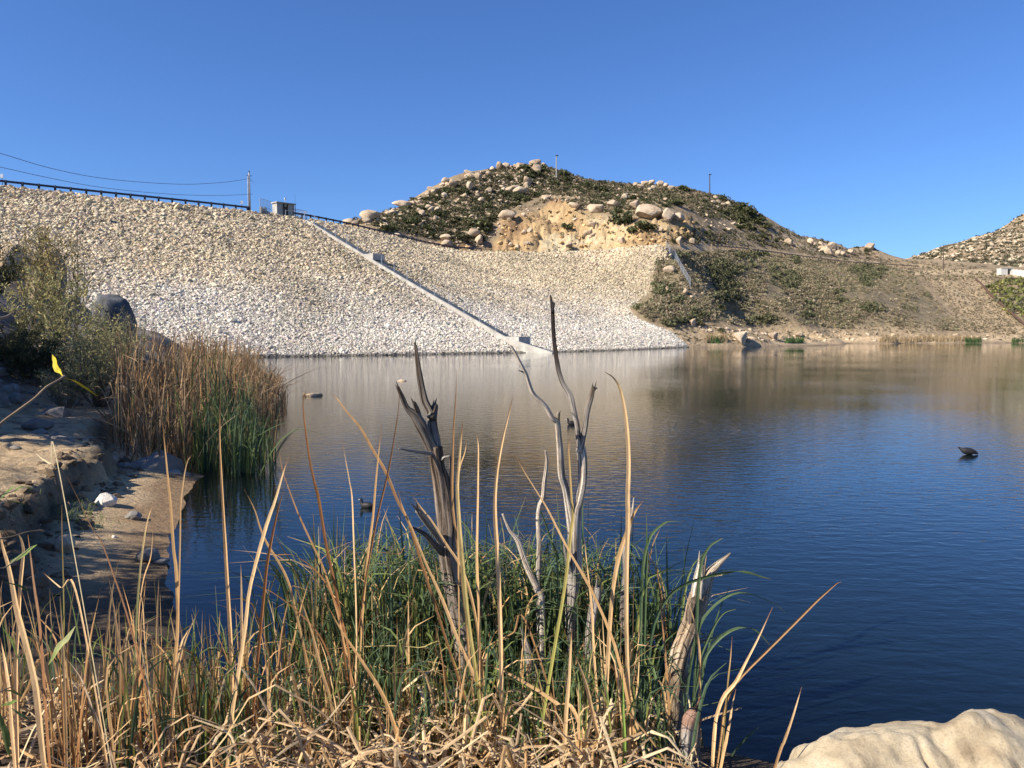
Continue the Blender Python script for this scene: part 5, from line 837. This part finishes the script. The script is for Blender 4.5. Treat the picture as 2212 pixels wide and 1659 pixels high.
D = [
 ([(351, 914), (356, 972), (362, 1035), (369, 1097), (375, 1191), (380, 1234), (383, 1359), (372, 1484), (372, 1640)], 11, STR, STR, 4.4, 'tall straight tan reed leaf, first one left of the open water, brown tip'),
 ([(475, 862), (474, 941), (478, 1035), (483, 1128), (488, 1219), (494, 1328), (500, 1453), (503, 1600)], 9.5, TAN, STR, 4.5, 'tall straight tan reed leaf standing alone in front of the green far reeds'),
 ([(625, 986), (612, 1022), (594, 1082), (572, 1144), (541, 1265), (531, 1344), (516, 1437), (500, 1547), (490, 1660)], 12, TAN, TAN, 4.2, 'wide sunlit tan reed leaf leaning right, crossing the left water edge'),
 ([(662, 842), (655, 878), (666, 972), (678, 1035), (688, 1082), (705, 1180), (730, 1300), (745, 1430)], 7.5, BRN, RED, 4.6, 'dark brown curved reed leaf with a hooked tip left of the grey dead tree'),
 ([(603, 972), (609, 1013), (625, 1060), (644, 1110), (672, 1170), (700, 1230), (728, 1320), (750, 1420)], 7, STR, BRN, 4.5, 'brown reed leaf leaning left, tip meeting the wide sunlit leaf'),
 ([(738, 940), (745, 985), (755, 1040), (761, 1080), (764, 1185), (768, 1291), (770, 1396), (766, 1502), (760, 1640)], 10, TAN, TAN, 4.4, 'straight tan reed leaf rising through the middle of the green reeds'),
 ([(986, 800), (984, 870), (981, 917), (979, 980), (977, 1080), (988, 1180), (1005, 1320), (1015, 1430)], 6.5, STR, BRN, 4.7, 'thin dark brown upright reed leaf just right of the grey dead tree'),
 ([(999, 912), (995, 949), (990, 1011), (988, 1058), (992, 1123), (1000, 1221), (1010, 1326), (1025, 1431), (1039, 1537), (1056, 1650)], 10.5, YGR, TAN, 4.3, 'yellowish tan reed leaf rising in front of the grey trunk, green towards its base'),
 ([(1028, 933), (1034, 964), (1033, 1042), (1031, 1123), (1030, 1220), (1035, 1326), (1035, 1431), (1038, 1600)], 7.5, STR, TAN, 4.5, 'slender tan reed leaf with a curled brown tip right of the grey trunk'),
 ([(1106, 860), (1099, 892), (1085, 949), (1075, 1011), (1070, 1073), (1070, 1123), (1074, 1185), (1079, 1291), (1082, 1396), (1084, 1537), (1086, 1650)], 10.5, TAN, TAN, 4.3, 'bright tan reed leaf with a dark pointed tip between the two dead trees'),
 ([(1112, 978), (1128, 1011), (1153, 1052), (1178, 1092), (1204, 1143), (1232, 1196), (1257, 1238), (1285, 1291), (1330, 1400), (1362, 1540), (1375, 1650)], 10, STR, TAN, 4.2, 'long tan reed leaf leaning left across the white dead tree'),
 ([(1234, 942), (1229, 964), (1231, 1005), (1234, 1073), (1237, 1117), (1232, 1150), (1221, 1256), (1204, 1361), (1186, 1467), (1169, 1572), (1158, 1655)], 8.5, (.3, .36, .08), STR, 4.3, 'tan reed leaf turning green at the base in front of the white forked trunk'),
 ([(1307, 803), (1316, 808), (1329, 820), (1340, 842), (1349, 886), (1356, 949), (1359, 1011), (1357, 1073), (1357, 1123), (1354, 1230), (1354, 1361), (1357, 1467), (1361, 1650)], 11, TAN, TAN, 4.2, 'tallest wide tan reed leaf right of the white tree with a thin curled tip'),
 ([(1390, 1082), (1376, 1098), (1364, 1120), (1350, 1155), (1336, 1203), (1324, 1273), (1317, 1361), (1313, 1431), (1305, 1600)], 11, TAN, STR, 4.3, 'broad tan reed leaf arching right to a blunt orange tip'),
 ([(1262, 1161), (1269, 1221), (1278, 1308), (1282, 1396), (1292, 1537), (1298, 1640)], 7, TAN, TAN, 4.5, 'slim tan reed leaf between the white trunk and the weathered stump'),
 ([(1818, 1257), (1808, 1260), (1790, 1275), (1765, 1298), (1737, 1326), (1667, 1396), (1603, 1460), (1582, 1491), (1566, 1530), (1556, 1600)], 7, STR, BRN, 4.3, 'longest brown reed leaf reaching far right over the dark water with a curled tip'),
 ([(1669, 1312), (1642, 1368), (1614, 1424), (1589, 1474), (1565, 1505), (1550, 1545), (1545, 1580), (1540, 1655)], 9, TAN, TAN, 4.2, 'bright straight tan reed leaf leaning right below the longest one'),
 ([(1732, 1484), (1716, 1537), (1695, 1600), (1673, 1660)], 6.5, BRN, TAN, 3.0, 'single brown reed stalk standing in open water beside the pale boulder'),
 ([(1582, 1375), (1577, 1431), (1573, 1477), (1568, 1530), (1560, 1640)], 5.5, OLV, STR, 4.3, 'short olive reed leaf just left of the bright straight leaning one'),
 ([(1589, 1488), (1579, 1544), (1568, 1600), (1558, 1657)], 8, STR, TAN, 4.1, 'short tan reed leaf low at the right end of the reeds'),
 ([(1478, 1275), (1489, 1308), (1501, 1344), (1508, 1385), (1512, 1430), (1510, 1560)], 5.5, STR, TAN, 4.5, 'thin tan reed leaf crossing the thick broken trunk'),
 ([(1417, 1212), (1426, 1291), (1438, 1431), (1445, 1519), (1452, 1656)], 7.5, STR, BRN, 4.3, 'straight tan reed leaf with a dark tip in front of the broken trunk base'),
 ([(1382, 1403), (1378, 1467), (1370, 1560), (1366, 1650)], 6.5, STR, TAN, 4.3, 'short blunt tan reed leaf right of the tallest wide one'),
 ([(1236, 1358), (1231, 1431), (1224, 1537), (1217, 1656)], 10, TAN, TAN, 4.1, 'sunlit tan reed leaf low below the white trunk'),
 ([(1238, 1407), (1262, 1467), (1280, 1537), (1308, 1656)], 10, TAN, TAN, 4.15, 'sunlit tan reed leaf slanting right from below the white trunk'),
 ([(1343, 1445), (1347, 1537), (1350, 1656)], 8, (.22, .38, .07), (.28, .38, .1), 4.05, 'bright light green reed leaf at the bottom below the slim dead stem'),
 ([(860, 1060), (870, 1098), (891, 1145), (922, 1221), (958, 1298), (993, 1389), (1028, 1467), (1052, 1550), (1065, 1640)], 9, TAN, STR, 4.25, 'long tan reed leaf slanting across the foot of the grey dead tree'),
 ([(529, 1256), (560, 1267), (589, 1280), (641, 1319), (687, 1368), (715, 1430), (735, 1520)], 6.5, BRN, BRN, 4.4, 'dark brown reed leaf bending down across the left green reeds'),
 ([(578, 1195), (600, 1198), (634, 1200), (677, 1228), (708, 1266), (735, 1330), (752, 1400), (760, 1500)], 8, RED, BRN, 4.35, 'brown arching reed leaf over the left green reeds'),
 ([(634, 1256), (659, 1319), (677, 1379), (694, 1449), (715, 1519), (728, 1620)], 9, TAN, STR, 4.3, 'tan reed leaf slanting right in the left green reeds'),
 ([(701, 1298), (736, 1361), (779, 1424), (817, 1484), (845, 1547), (870, 1628), (878, 1660)], 11, STR, STR, 4.0, 'thick grey-tan reed leaf slanting down to the straw at the bottom centre'),
 ([(705, 1197), (764, 1194), (817, 1193), (860, 1198), (905, 1215)], 3.2, BRN, BRN, 4.7, 'thin brown horizontal reed leaf across the upper green reeds'),
 ([(691, 1403), (764, 1398), (835, 1395), (905, 1399), (975, 1412)], 3.6, YGR, TAN, 4.5, 'thin pale horizontal reed leaf across the middle of the green reeds'),
 ([(821, 1454), (905, 1451), (975, 1449), (1020, 1456)], 3.2, STR, STR, 4.4, 'thin tan horizontal reed leaf low in the green reeds'),
 ([(1046, 1435), (1095, 1453), (1151, 1484), (1204, 1519), (1244, 1542)], 9, TAN, STR, 4.2, 'tan reed leaf fallen slantwise below the two dead trees'),
 ([(1032, 1417), (1067, 1389), (1109, 1368), (1140, 1352)], 4.5, BRN, STR, 4.4, 'brown reed leaf pointing up right between the dead trees'),
 ([(-6, 1130), (6, 1180), (19, 1228), (34, 1315), (50, 1378), (66, 1440), (81, 1515), (98, 1655)], 17, TAN, TAN, 3.6, 'widest bright tan reed leaf at the left picture edge'),
 ([(30, 1158), (42, 1156), (50, 1180), (50, 1203), (44, 1265), (39, 1359), (34, 1453), (38, 1650)], 9.5, TAN, TAN, 3.8, 'tan reed leaf with a white bent tip beside the widest one at the left edge'),
 ([(144, 1028), (175, 1091), (200, 1144), (219, 1172), (244, 1240), (269, 1312), (291, 1390), (306, 1453), (331, 1547), (348, 1655)], 13, RED, (.3, .19, .12), 3.8, 'wide brown reed leaf leaning left over the beach'),
 ([(60, 1155), (66, 1200), (74, 1270), (84, 1340), (92, 1440), (100, 1560), (108, 1655)], 13, RED, (.28, .18, .11), 3.7, 'dark brown reed leaf standing behind the widest one at the left edge'),
 ([(332, 1090), (322, 1112), (314, 1150), (307, 1200), (300, 1260), (296, 1330)], 6, GRN, TAN, 4.6, 'green and tan reed leaf with a dry tip over the dark beach'),
 ([(331, 1130), (328, 1180), (324, 1210), (309, 1255), (300, 1330), (300, 1420)], 7, STR, TAN, 4.5, 'slender tan reed leaf at the dark water edge'),
 ([(295, 1274), (303, 1285), (309, 1315), (312, 1375), (319, 1453), (322, 1560)], 8.5, STR, TAN, 4.2, 'tan reed leaf with a folded tip over the shaded beach'),
 ([(134, 1090), (134, 1140), (136, 1234), (138, 1328), (139, 1440), (140, 1600)], 6.5, (.2, .28, .06), BRN, 4.1, 'upright green reed leaf with a long brown tip at the left'),
 ([(0, 1378), (12, 1437), (20, 1500), (28, 1600)], 10, TAN, TAN, 3.6, 'short pale tan reed leaf at the lower left edge'),
 ([(131, 1409), (169, 1456), (188, 1500), (212, 1562), (247, 1650)], 11, (.34, .26, .18), (.4, .31, .22), 3.8, 'grey-tan reed leaf slanting right at the lower left'),
 ([(297, 1359), (312, 1437), (325, 1515), (350, 1655)], 9.5, (.6, .48, .32), (.55, .45, .33), 3.9, 'whitish dry reed leaf at the bottom left of centre'),
 ([(431, 1315), (406, 1365), (388, 1428), (376, 1500), (370, 1560)], 7.5, STR, TAN, 4.2, 'tan reed leaf leaning right at the foot of the tall straight one'),
 ([(94, 1237), (131, 1269), (169, 1296)], 4.5, TAN, TAN, 4.0, 'broken straw-coloured reed leaf hanging across the left reeds'),
 ([(712, 848), (728, 862), (745, 885), (778, 923), (803, 967), (834, 1020), (858, 1080), (881, 1125), (905, 1200)], 8, BRN, STR, 4.5, 'brown reed leaf leaning left with its tip high over the water'),
 ([(825, 918), (818, 980), (812, 1042), (806, 1111), (796, 1185), (786, 1291), (778, 1400)], 7.5, STR, STR, 4.6, 'orange-brown straight reed leaf left of the grey trunk'),
 ([(864, 834), (860, 886), (850, 955), (837, 1027), (815, 1117), (795, 1220), (778, 1330)], 4.5, BRN, BRN, 4.55, 'very thin dark brown reed leaf crossing the tip of the dead tree limb'),
 ([(1009, 950), (1003, 980), (993, 1011), (989, 1060), (990, 1150)], 5.5, STR, TAN, 4.4, 'short tan reed leaf splitting off right of the grey trunk'),
 ([(890, 1066), (909, 1095), (931, 1123), (965, 1178), (989, 1214), (1010, 1263), (1028, 1340), (1040, 1440)], 7.5, STR, TAN, 4.5, 'tan reed leaf crossing the grey trunk at its pale stub'),
 ([(528, 1056), (550, 1100), (562, 1138), (578, 1175), (603, 1215), (624, 1260), (640, 1330)], 6.5, STR, STR, 4.6, 'brownish reed leaf leaning left of the wide sunlit one'),
 ([(612, 1062), (601, 1100), (588, 1160), (574, 1240), (566, 1330)], 7, RED, BRN, 4.35, 'dark brown reed leaf hidden behind the wide sunlit one'),
 ([(72, 972), (90, 990), (110, 1003), (128, 1020)], 5, (.6, .5, .3), (.66, .55, .34), 3.6, 'pale dry reed blade tip over the sandy bank at the left'),
 ([(415, 980), (404, 1000), (396, 1040), (390, 1090), (388, 1180)], 4.5, STR, TAN, 4.7, 'bent dry reed leaf beside the small beach'),
]
for a in D: reed(a[0], a[1], a[2], a[3], a[4], a[5], dY=rng.uniform(-.25, .25))
G = [
 ([(1470, 1126), (1450, 1127), (1434, 1131), (1410, 1150), (1396, 1182), (1389, 1228), (1385, 1308), (1384, 1450)], 8, 'green reed leaf arching right with a drooping tip above the reed mass'),
 ([(1665, 1252), (1645, 1245), (1624, 1238), (1589, 1235), (1536, 1243), (1473, 1266), (1438, 1298), (1410, 1361), (1398, 1470)], 9, 'long green reed leaf bowed far right over the broken trunk'),
 ([(1696, 1323), (1678, 1307), (1652, 1294), (1607, 1280), (1568, 1291), (1533, 1319), (1508, 1361), (1490, 1450), (1480, 1540)], 9, 'long green reed leaf arching farthest right below the bowed one'),
 ([(1663, 1393), (1644, 1372), (1624, 1358), (1589, 1358), (1554, 1379), (1522, 1424), (1500, 1500)], 8, 'drooping green reed leaf low at the right of the broken trunk'),
 ([(1561, 1164), (1550, 1168), (1536, 1178), (1522, 1199), (1515, 1221), (1508, 1290), (1503, 1400)], 7.5, 'green reed leaf rising behind the prongs of the broken trunk'),
 ([(1396, 1112), (1398, 1168), (1396, 1221), (1393, 1330), (1390, 1450)], 7, 'upright green reed leaf right of the slim dead stem'),
 ([(1638, 1572), (1607, 1600), (1561, 1656)], 5, 'thin green reed leaf low over the dark water at the bottom'),
 ([(1590, 1316), (1560, 1328), (1530, 1380), (1508, 1440), (1492, 1540)], 7, 'green reed leaf bending right beside the broken trunk')]
for p_, w_, lab in G: reed(p_, w_, BGR, GRN, 4.9, lab, tip=(.2, .2, .07), group='green reed leaves bending right')
# whole plants: several leaves from one foot
def plant(seed, h, nl, w, cols, lean=.16, droop=.25, spread=.05):
    g = np.random.default_rng(seed); pr = []
    for i in range(nl):
        a = g.uniform(0, 6.28); hh = h * g.uniform(.55, 1.05); l = g.normal(0, lean) * hh; b = np.array([math.cos(a) * spread * g.random(), math.sin(a) * spread * g.random(), -.12]); d = np.array([math.cos(a), math.sin(a), 0])
        dr = max(0, g.normal(droop, .2)) if g.random() < .55 else 0.
        p_ = [b, b + d * abs(l) * .25 + (0, 0, hh * .45), b + d * abs(l) * .7 + (0, 0, hh * .82), b + d * (abs(l) * 1.2 + dr * hh * .5) + (0, 0, hh * (1.05 - dr * .35))]
        c = cols[g.integers(0, len(cols))]; f = g.uniform(.8, 1.25); pr.append(blade(p_, w * g.uniform(.7, 1.2), np.array(c[0]) * f, np.array(c[1]) * f, c[2], 10, g.uniform(0, 6.28), .2))
    return join(pr)
CG = [(YGR, GRN, (.25, .2, .08)), (GRN, GRN, (.2, .18, .06)), (GRN, BGR, BGR), (BGR, BGR, (.3, .22, .1)), (BGR, DGR, GRN)]; CD = [(STR, TAN, BRN), (TAN, TAN, STR), (RED, STR, BRN), (STR, STR, BRN)]; CB = [((.2, .14, .085), (.36, .26, .155), BRN), ((.3, .215, .125), (.48, .35, .21), STR), ((.28, .16, .085), (.34, .22, .125), BRN), ((.13, .09, .055), (.27, .19, .115), BRN)]; CM = [(YGR, GRN, STR), (OLV, YGR, STR), (TAN, OLV, STR), (STR, TAN, BRN)]
def protos(nm, n, *a, **k): out = []; [out.append(build(nm, *q[:2], MT['reed'], np.clip(q[2], .015, .85))) for q in (plant(sd_ + 900 + hash_(nm), *a, **k) for sd_ in range(n))]; return out
def hash_(t): return sum(map(ord, t))
PG = protos('green_cattail', 10, 1.35, 7, .017, CG, .17, .42); PM = protos('mixed_cattail', 6, 1.3, 5, .016, CM, .12, .2); PD = protos('dry_cattail', 6, 1.2, 4, .016, CD, .13, .1)
def stand(protos_, nm, x_, y_, lab, grp, sc=1.): z0 = float(max(gz(np.array(x_), np.array(y_)), -.25)); put(protos_[rng.integers(0, len(protos_))], nm, (x_, y_, z0), (rng.normal(0, .05), rng.normal(0, .05), rng.uniform(0, 6.28)), (sc, sc, sc * rng.uniform(.85, 1.12)), label=lab, category='cattail', group=grp)
def back(x_, y_): return 4.95 < y_ < 6.15 - .35 * max(0, x_ - .2) - .9 * max(0, x_ - .7) and x_ > -1.62 + .25 * (y_ - 5) and (y_ > 5.1 or x_ < .75)
c_ = 0
while c_ < 120:
    x_, y_ = rng.uniform(-1.7, 1.25), rng.uniform(4.95, 6.2)
    if not back(x_, y_): continue
    lf = x_ < -.7 or (x_ > .9 and rng.random() < .3)
    if lf and rng.random() < .5: stand(PM, 'mixed_cattail', x_, y_, 'cattail plant with green and straw leaves at the left of the reed mass in front', 'mixed cattails in front', rng.uniform(.8, 1.05) if x_ < -.7 else .75)
    else: stand(PG, 'green_cattail', x_, y_, 'green cattail plant in the reed mass standing in the water in front', 'green cattails in front', rng.uniform(.75, 1.05))
    c_ += 1
c_ = 0
while c_ < 60:
    x_, y_ = rng.uniform(-2.2, .9), rng.uniform(3.9, 4.9)
    if x_ < -1.3 and (y_ > 4.6 or rng.random() < .4): continue
    stand(PG if rng.random() < .6 else PM, 'green_cattail', x_, y_, 'short cattail plant among the straw of the near edge', 'short cattails of the near edge', rng.uniform(.4, .66)); c_ += 1
for k in range(64): stand(PD, 'dry_cattail', rng.uniform(-2.9, .75) if k < 38 else rng.uniform(-3., -1.2), rng.uniform(3.7, 4.7), 'dry straw-coloured cattail plant along the near edge', 'dry cattails along the near edge', rng.uniform(.5, .95))
for k in range(20): stand(PM if rng.random() < .6 else PG, 'mixed_cattail', rng.uniform(-3.2, -1.6), rng.uniform(4.0, 4.9), 'green and tan cattail plant at the left in front of the beach', 'cattails at the left in front of the beach', rng.uniform(.5, .85))
# the countless rest of the near reeds, the straw and the far reed bed
def mass(name, specs, lab):
    V, F, c2 = join(specs); mk(name, V, F, MT['reed'], col=np.clip(c2, .012, .85), kind='stuff', label=lab)
pr = []
for k in range(2600):
    near = rng.random() < .28; x_, y_ = rng.uniform(-1.7, 1.2), rng.uniform(4.95, 6.2)
    if near: x_, y_ = rng.uniform(-2.4, .95), rng.uniform(3.8, 4.95)
    elif not back(x_, y_): continue
    if near and x_ < -1.25 and (y_ > 4.5 or rng.random() < .5): continue
    z0 = max(float(gz(np.array(x_), np.array(y_))), -.3); h = rng.uniform(.3, .75) if near else rng.uniform(.5, 1.2); a = rng.uniform(0, 6.28); d = np.array([math.cos(a), math.sin(a), 0]); b = np.array([x_, y_, z0]); dr = rng.uniform(0, .35); c = CG[rng.integers(0, 5)] if rng.random() < .78 else (CM[rng.integers(0, 4)] if rng.random() < .5 else CD[rng.integers(0, 4)])
    pr.append(blade([b, b + d * .06 * h + (0, 0, h * .5), b + d * .16 * h + (0, 0, h * .85), b + d * (.25 + dr) * h + (0, 0, h * (1. - .3 * dr))], rng.uniform(.008, .018), c[0], c[1], c[2], 9, rng.uniform(0, 6.28), .2))
mass('reed_mass', pr, 'green reed leaves filling the stand in the shallows in front')
pr = []
for k in range(1500):
    x_ = rng.uniform(-3.6, 1.0); y_ = rng.uniform(3.3, 4.35 - .1 * x_); sh_ = float(shore(np.array(x_), np.array(y_)))
    if sh_ < -.35 or (x_ > .7 and rng.random() < .8) or (x_ < -1.3 and rng.random() < .62): continue
    z0 = float(gz(np.array(x_), np.array(y_))) + rng.uniform(0, .3) * (1 if x_ > -1.7 else .6); big = rng.random() < .3; L_ = rng.uniform(.35, 1.0) if big else rng.uniform(.12, .5); a = rng.uniform(0, 6.28); el = rng.normal(.08, .34); d = np.array([math.cos(a) * math.cos(el), math.sin(a) * math.cos(el), math.sin(el)]); b = np.array([x_, y_, z0]); s2 = np.cross(d, (0, 0, 1)) * rng.normal(0, .12) * L_
    c = np.array((TAN, (.8, .62, .38), (.78, .6, .36), (.7, .5, .28), STR, (.42, .3, .18))[rng.integers(0, 6)]) * rng.uniform(.8, 1.2); kk = (0, 0, abs(rng.normal(0, .07)) * (1 + big)); pr.append(blade([b - d * L_ / 2, b - d * L_ * .1 + s2 * .8 + kk, b + d * L_ * .2 + s2, b + d * L_ / 2 + (0, 0, rng.normal(0, .05))], rng.uniform(.012, .024) if big else rng.uniform(.005, .016), c, c * rng.uniform(.75, 1.1), None, 8, a + 1.57 + rng.normal(0, .5), rng.uniform(.05, .35), [.9, 1, 1, .7]))
mass('reed_straw', pr, 'matted straw of broken dry reeds on the near bank')
pr = []
for k in range(6500):
    x_ = rng.uniform(-12, -3.6); y_ = rng.uniform(13.6, 31); s_ = float(shore(np.array(x_), np.array(y_)))
    if not (-1.7 < s_ < .8 + .10 * max(0, y_ - 12.5)) or (y_ < 14.4 and s_ > 1.2) or x_ > -4.25 - .27 * (y_ - 14): continue
    lakeside = s_ < .2 and y_ < 19.5; z0 = max(float(gz(np.array(x_), np.array(y_))), -.3); gr = rng.random() < (.9 if lakeside and x_ > -5.9 - .25 * (y_ - 14) else .1)  # reeds on the lake side of the bed are mostly green
    edge = min(1., .42 + .5 * (-4.25 - .27 * (y_ - 14) - x_)) if y_ > 16 else 1.; cn = 1 + .22 * n3(x_ * 1.3, y_ * 1.3, 0, 140) + .12 * n3(x_ * 4, y_ * 4, 0, 141)
    h = (rng.uniform(.7, 1.5) if y_ < 16.5 else rng.uniform(1.2, 2.3)) * edge * float(cn); a = rng.uniform(0, 6.28); d = np.array([math.cos(a), math.sin(a), 0]); b = np.array([x_, y_, z0]); l = abs(rng.normal(0, .16)); dr = rng.uniform(.2, .9) if rng.random() < .34 else 0
    if rng.random() < (.35 if s_ > .2 and y_ < 17.5 else .08): l = rng.uniform(.4, 1.1); h *= .75
    c = CG[rng.integers(0, 5)] if gr else ((CB if rng.random() < .75 else CD if y_ > 16.5 or rng.random() < .3 else CM)[rng.integers(0, 4)]); f = rng.uniform(.55, 1.15)
    pr.append(blade([b, b + d * l * .4 * h + (0, 0, h * .5), b + d * l * h + (0, 0, h * .85), b + d * (l * 1.4 + dr * .4) * h + (0, 0, h * (1 - .4 * dr))], rng.uniform(.014, .028), np.array(c[0]) * f, np.array(c[1]) * f, c[2], 7, rng.uniform(0, 6.28), .2))
mass('reed_bed', pr, 'dense bed of brown and green reeds on the left shore')
PFG = protos('green_cattail', 5, 1.5, 8, .026, CG, .12, .12); PFD = protos('dry_cattail', 5, 2.0, 7, .028, CB, .12, .25); c_ = 0
while c_ < 90:
    x_ = rng.uniform(-9, -3.8); y_ = rng.uniform(13.8, 26); s_ = float(shore(np.array(x_), np.array(y_)))
    if not (-1.7 < s_ < .9) or x_ > -4.25 - .27 * (y_ - 14) or (y_ < 14.6 and s_ > .6): continue
    if y_ < 17.5 and x_ > -5.9 - .25 * (y_ - 14): stand(PFG, 'green_cattail', x_, y_, 'tall green cattail plant at the front of the reed bed on the left shore', 'green cattails of the far clump', rng.uniform(.75, 1.))
    else: stand(PFD, 'dry_cattail', x_, y_, 'tall brown dry cattail plant in the reed bed on the left shore', 'brown cattails of the far clump', rng.uniform(.6, 1.) * (.7 if y_ < 16.5 else min(1., .5 + .5 * (-4.25 - .27 * (y_ - 14) - x_))))
    c_ += 1
# willow twigs reaching in from the left
def twig(label, stem, wid, Y, leaves):
    Q_ = np.array([P(a, b, Y=Y + .05 * k) for k, (a, b) in enumerate(stem)]); e = thing('willow_twig', label, 'twig', tuple(Q_[0]), 'willow twigs at the left edge'); V, F, _ = tube(Q_, np.array(wid) / 2 / FV * Y, 30, 8, .12, 5, 5); mk('stem', V, F, MT['twig'], parent=e, smooth=True)
    for (pix, w_, c1, c2_) in leaves:
        q = np.array([P(a, b, Y=Y + .05 * (len(stem) - 1) + .015 * k) for k, (a, b) in enumerate(pix)]); V, F, cc = blade(q, w_ / FV * Y, c1, c2_, None, 18, rng.uniform(-.6, .2), .15, [.12, .7, 1, .95, .6, .04]); mk('leaf', V, F, MT['reed'], parent=e, col=np.clip(cc * (1 + .2 * n3(V[:, 0] * 60, V[:, 1] * 60, V[:, 2] * 60, 3))[:, None], .02, .8))
YL = (.55, .46, .03); YO = (.5, .36, .03); LG = (.2, .3, .07)
twig('bare willow twig with two yellow leaves at its tip in front of the shaded slope', [(-30, 945), (0, 916), (40, 886), (75, 860), (100, 836), (128, 820), (139, 812)], [7, 6.5, 6, 5.5, 5, 5, 6], 1.7, [([(136, 810), (126, 800), (120, 788), (117, 775), (112, 767)], 16, YL, YL), ([(141, 817), (160, 822), (180, 834), (200, 848), (214, 857)], 19, YL, YO)])
twig('short bare twig end poking in at the left edge over the dark slope', [(-30, 692), (0, 688), (14, 684), (25, 677)], [8, 7, 6, 4], 1.8, [])
twig('thin twig with narrow green willow leaves at the lower left edge', [(-20, 1078), (0, 1070), (20, 1064), (38, 1058)], [3, 3, 2.5, 2], 1.9, [([(0, 1078), (18, 1060), (32, 1048)], 12, (.12, .2, .06), LG), ([(30, 1064), (44, 1052), (60, 1052), (66, 1060)], 13, LG, LG), ([(8, 1082), (34, 1084), (56, 1092)], 9, (.12, .16, .05), (.14, .2, .06))])
twig('thin brown twig with a curled tip crossing the left reeds', [(-20, 1168), (0, 1164), (30, 1158), (55, 1150), (80, 1146), (92, 1146)], [3.5, 3.5, 3.2, 3, 3, 5], 2.6, [])
twig('green willow spray hanging over the reeds at the lower left', [(-10, 1225), (10, 1226), (40, 1205), (70, 1180)], [3, 3, 2.5, 2], 2.6, [([(16, 1222), (40, 1204), (68, 1184), (80, 1176)], 13, (.14, .2, .06), LG), ([(5, 1256), (40, 1264), (66, 1280)], 20, (.07, .12, .04), (.09, .15, .05)), ([(5, 1355), (26, 1385), (42, 1430)], 11, LG, (.2, .26, .08)), ([(106, 1437), (125, 1400), (145, 1380), (164, 1352)], 22, (.3, .34, .1), (.42, .42, .2))])
twig('dull green willow leaves at the very bottom left', [(-10, 1500), (10, 1490), (30, 1482)], [3, 3, 2], 2.4, [([(0, 1490), (24, 1492), (48, 1504)], 18, (.1, .15, .04), (.2, .22, .08)), ([(24, 1530), (48, 1545), (66, 1558)], 18, (.12, .2, .08), (.16, .24, .1)), ([(0, 1540), (10, 1580), (22, 1640)], 22, (.05, .08, .03), (.07, .1, .03)), ([(0, 1525), (18, 1520), (40, 1512)], 12, LG, LG)])
# small grass tufts on the bank edge
pr = []
for cx_, cy_, n_ in ((150, 1125, 70), (185, 1105, 50), (120, 1090, 40), (215, 1140, 45), (60, 1110, 30)):
    for k in range(n_):
        q = bankhit(cx_ + rng.normal(0, 22), cy_ + rng.normal(0, 9))
        if q is None: continue
        h = rng.uniform(.05, .16); a = rng.uniform(0, 6.28); d = np.array([math.cos(a), math.sin(a), 0]); pr.append(blade([q, q + d * h * .3 + (0, 0, h * .7), q + d * h * .8 + (0, 0, h * .9)], .006, GRN, YGR, None, 5, a + 1.57, .2))
mass('bank_grass', pr, 'short green grass tufts on the edge of the bank')
pr = []
for k in range(420):
    x_ = rng.uniform(-8, -3.6); y_ = rng.uniform(8.5, 15.5); s_ = float(shore(np.array(x_), np.array(y_)))
    if s_ < .5 or (s_ < 1.9 and y_ < 13): continue
    z0 = float(gz(np.array(x_), np.array(y_))); L_ = rng.uniform(.08, .6); a = rng.uniform(0, 6.28); d = np.array([math.cos(a), math.sin(a), rng.normal(0, .1)]); b = np.array([x_, y_, z0 + .02]); pr.append(blade([b, b + d * L_ * .5 + (0, 0, .03), b + d * L_], rng.uniform(.006, .014), (.3, .22, .13), (.38, .3, .18), None, 5, a + 1.57, .2, [1, 1, .6]))
mass('bank_litter', pr, 'dry reed stalks and twigs lying on the left bank')
